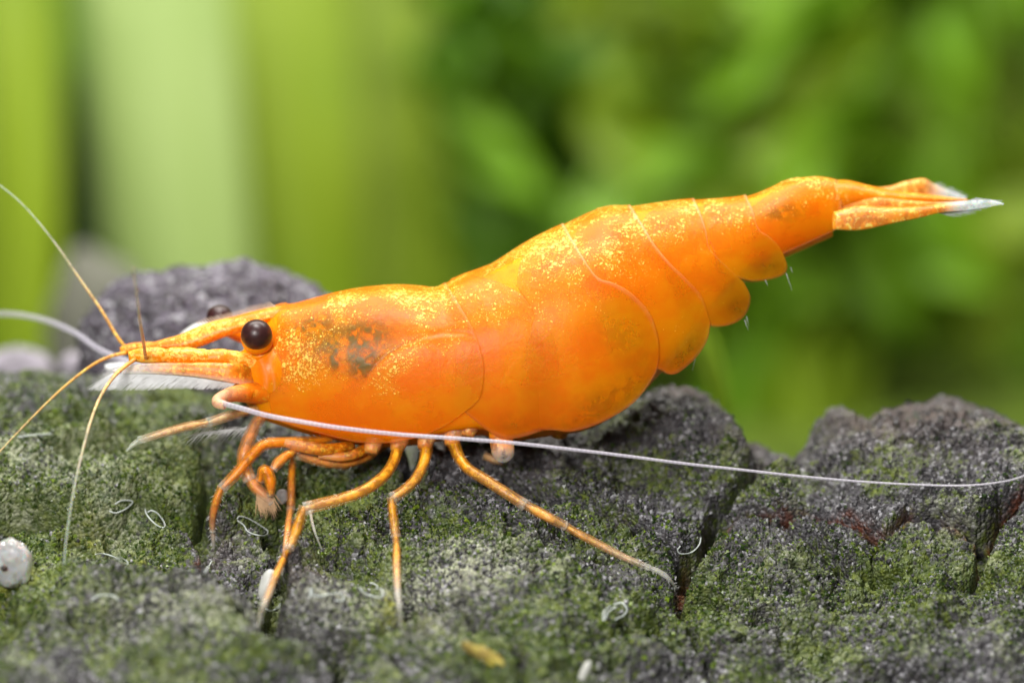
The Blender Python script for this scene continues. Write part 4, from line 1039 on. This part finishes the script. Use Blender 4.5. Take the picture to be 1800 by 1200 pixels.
# claw limb with its tufted pincers
claw = limb('claw_leg', [
    ([(480, 720, -.02, 10.66), (455, 738, -.06, 10.66), (440, 765, -.08, 11.48), (430, 795, -.09, 13.12), (430, 820, -.095, 13.12), (440, 845, -.10, 11.48)], (.1, .2, .1, .1)),
    ([(436, 838, -.10, 11.48), (450, 856, -.105, 11.48), (464, 870, -.11, 9.02), (478, 886, -.112, 4.10)], (.1, .1, .3, .7)),
    ([(456, 846, -.13, 7.38), (464, 826, -.135, 10.66), (474, 842, -.135, 11.48), (476, 864, -.135, 7.38), (474, 872, -.135, 3.28)], (0, 0, 0, 0.08)),
    ([(524, 790, -.07, 7.38), (505, 800, -.09, 9.02), (488, 814, -.10, 9.84), (480, 826, -.11, 6.56)], (.2, 0, .05, .2)),
], M['limb2'], sub='claw_segment')
r_, t_ = [], []
for i in range(150):
    x, y = random.uniform(450, 482), random.uniform(862, 882)
    r_.append((x, y)); t_.append((x + random.uniform(-2, 18), y + random.uniform(14, 34)))
hairs('bristles', r_, t_, claw, mat_simple('tan_bristle', (0.72, 0.48, 0.28), .35, .4, .6, var=.2), lambda x, y: -.115, .8, .05)
# mouth limb reaching forward, with a feathery comb under it
mp = limb('mouth_limb', [
    ([(470, 712, -.02, 9), (440, 720, -.06, 9), (405, 730, -.10, 9), (365, 743, -.13, 8.5)], (.1, .25, .4, .5)),
    ([(367, 742, -.13, 8), (330, 749, -.14, 8), (290, 760, -.145, 7.6), (243, 774, -.15, 6.5)], (.3, .3, .45, .75)),
    ([(245, 773, -.15, 5), (232, 783, -.152, 4), (222, 793, -.155, 1.8)], (.9, 1, 1)),
], M['feeler'], sub='limb_segment', last='limb_tip')
r_, t_ = [], []
for i in range(110):
    s = random.random(); x, y = 460 - 115 * s, 748 + 12 * s
    r_.append((x, y)); a = random.uniform(.2, 1.0); L = random.uniform(14, 40)
    t_.append((x - L * math.cos(a), y + L * math.sin(a) * .8))
for i in range(40):
    x = random.uniform(350, 455); r_.append((x, 752 - (x - 350) * .04)); t_.append((x - random.uniform(8, 16), 752 - (x - 350) * .04 + random.uniform(8, 16)))
hairs('bristles', r_, t_, mp, M['bristle'], lambda x, y: -.06, .5)
# bundle of mouthparts and leg bases along the belly
tube('mouth_limb', [(620, 782, -.02, 9), (580, 790, -.06, 11), (540, 786, -.08, 11), (500, 778, -.085, 8), (470, 772, -.08, 4)], M['limb2'], shrimp, SB, 30, 12, tip=(0, 0, .1, .3))
tube('mouth_limb', [(660, 778, .0, 9), (630, 795, -.05, 9), (600, 803, -.06, 8), (560, 800, -.06, 6)], M['limb2'], shrimp, SB, 30, 12, tip=(0, 0, .1, .2))
for x, y in ((655, 782), (700, 778), (748, 774), (795, 768), (825, 752)):
    tube('leg_base', [(x + 14, y - 34, -.07, 17), (x + 6, y - 14, -.085, 17), (x, y + 2, -.09, 15), (x - 3, y + 14, -.10, 11)], M['limb2'], shrimp, SB, 20, 14, tip=(0, .1, .2, .1))
# far side legs, seen only in glimpses
limb('walking_leg', [
    ([(640, 775, .14, 7.), (600, 830, .22, 6.), (545, 900, .27, 5.)], (.1, .2, .4)),
    ([(545, 898, .27, 3.), (552, 930, .2, 2.5), (566, 966, rock_w(566, 966), 1.)], (.8, 1, 1)),
], M['limb'])
limb('walking_leg', [
    ([(780, 765, .14, 11), (800, 800, .24, 10), (850, 800, .34, 9)], (.1, .2, .2)),
    ([(850, 800, .34, 8), (880, 812, .38, 7), (905, 822, max(.4, rock_w(905, 822)), 4)], (.2, .4, .8)),
], M['limb'])
# swimming leg showing below the belly
tube('swimming_leg', [(878, 752, -.10, 20), (882, 775, -.11, 21), (884, 795, -.115, 20), (884, 806, -.115, 15), (884, 813, -.115, 6)], M['limb2'], shrimp, SB, 30, 20, flat=.5, tip=(0, 0, .1, .6, 1))
tube('swimming_leg', [(975, 735, .05, 24), (985, 752, .06, 22), (1000, 760, .06, 10)], M['limb2'], shrimp, SB, 24, 16, flat=.5)
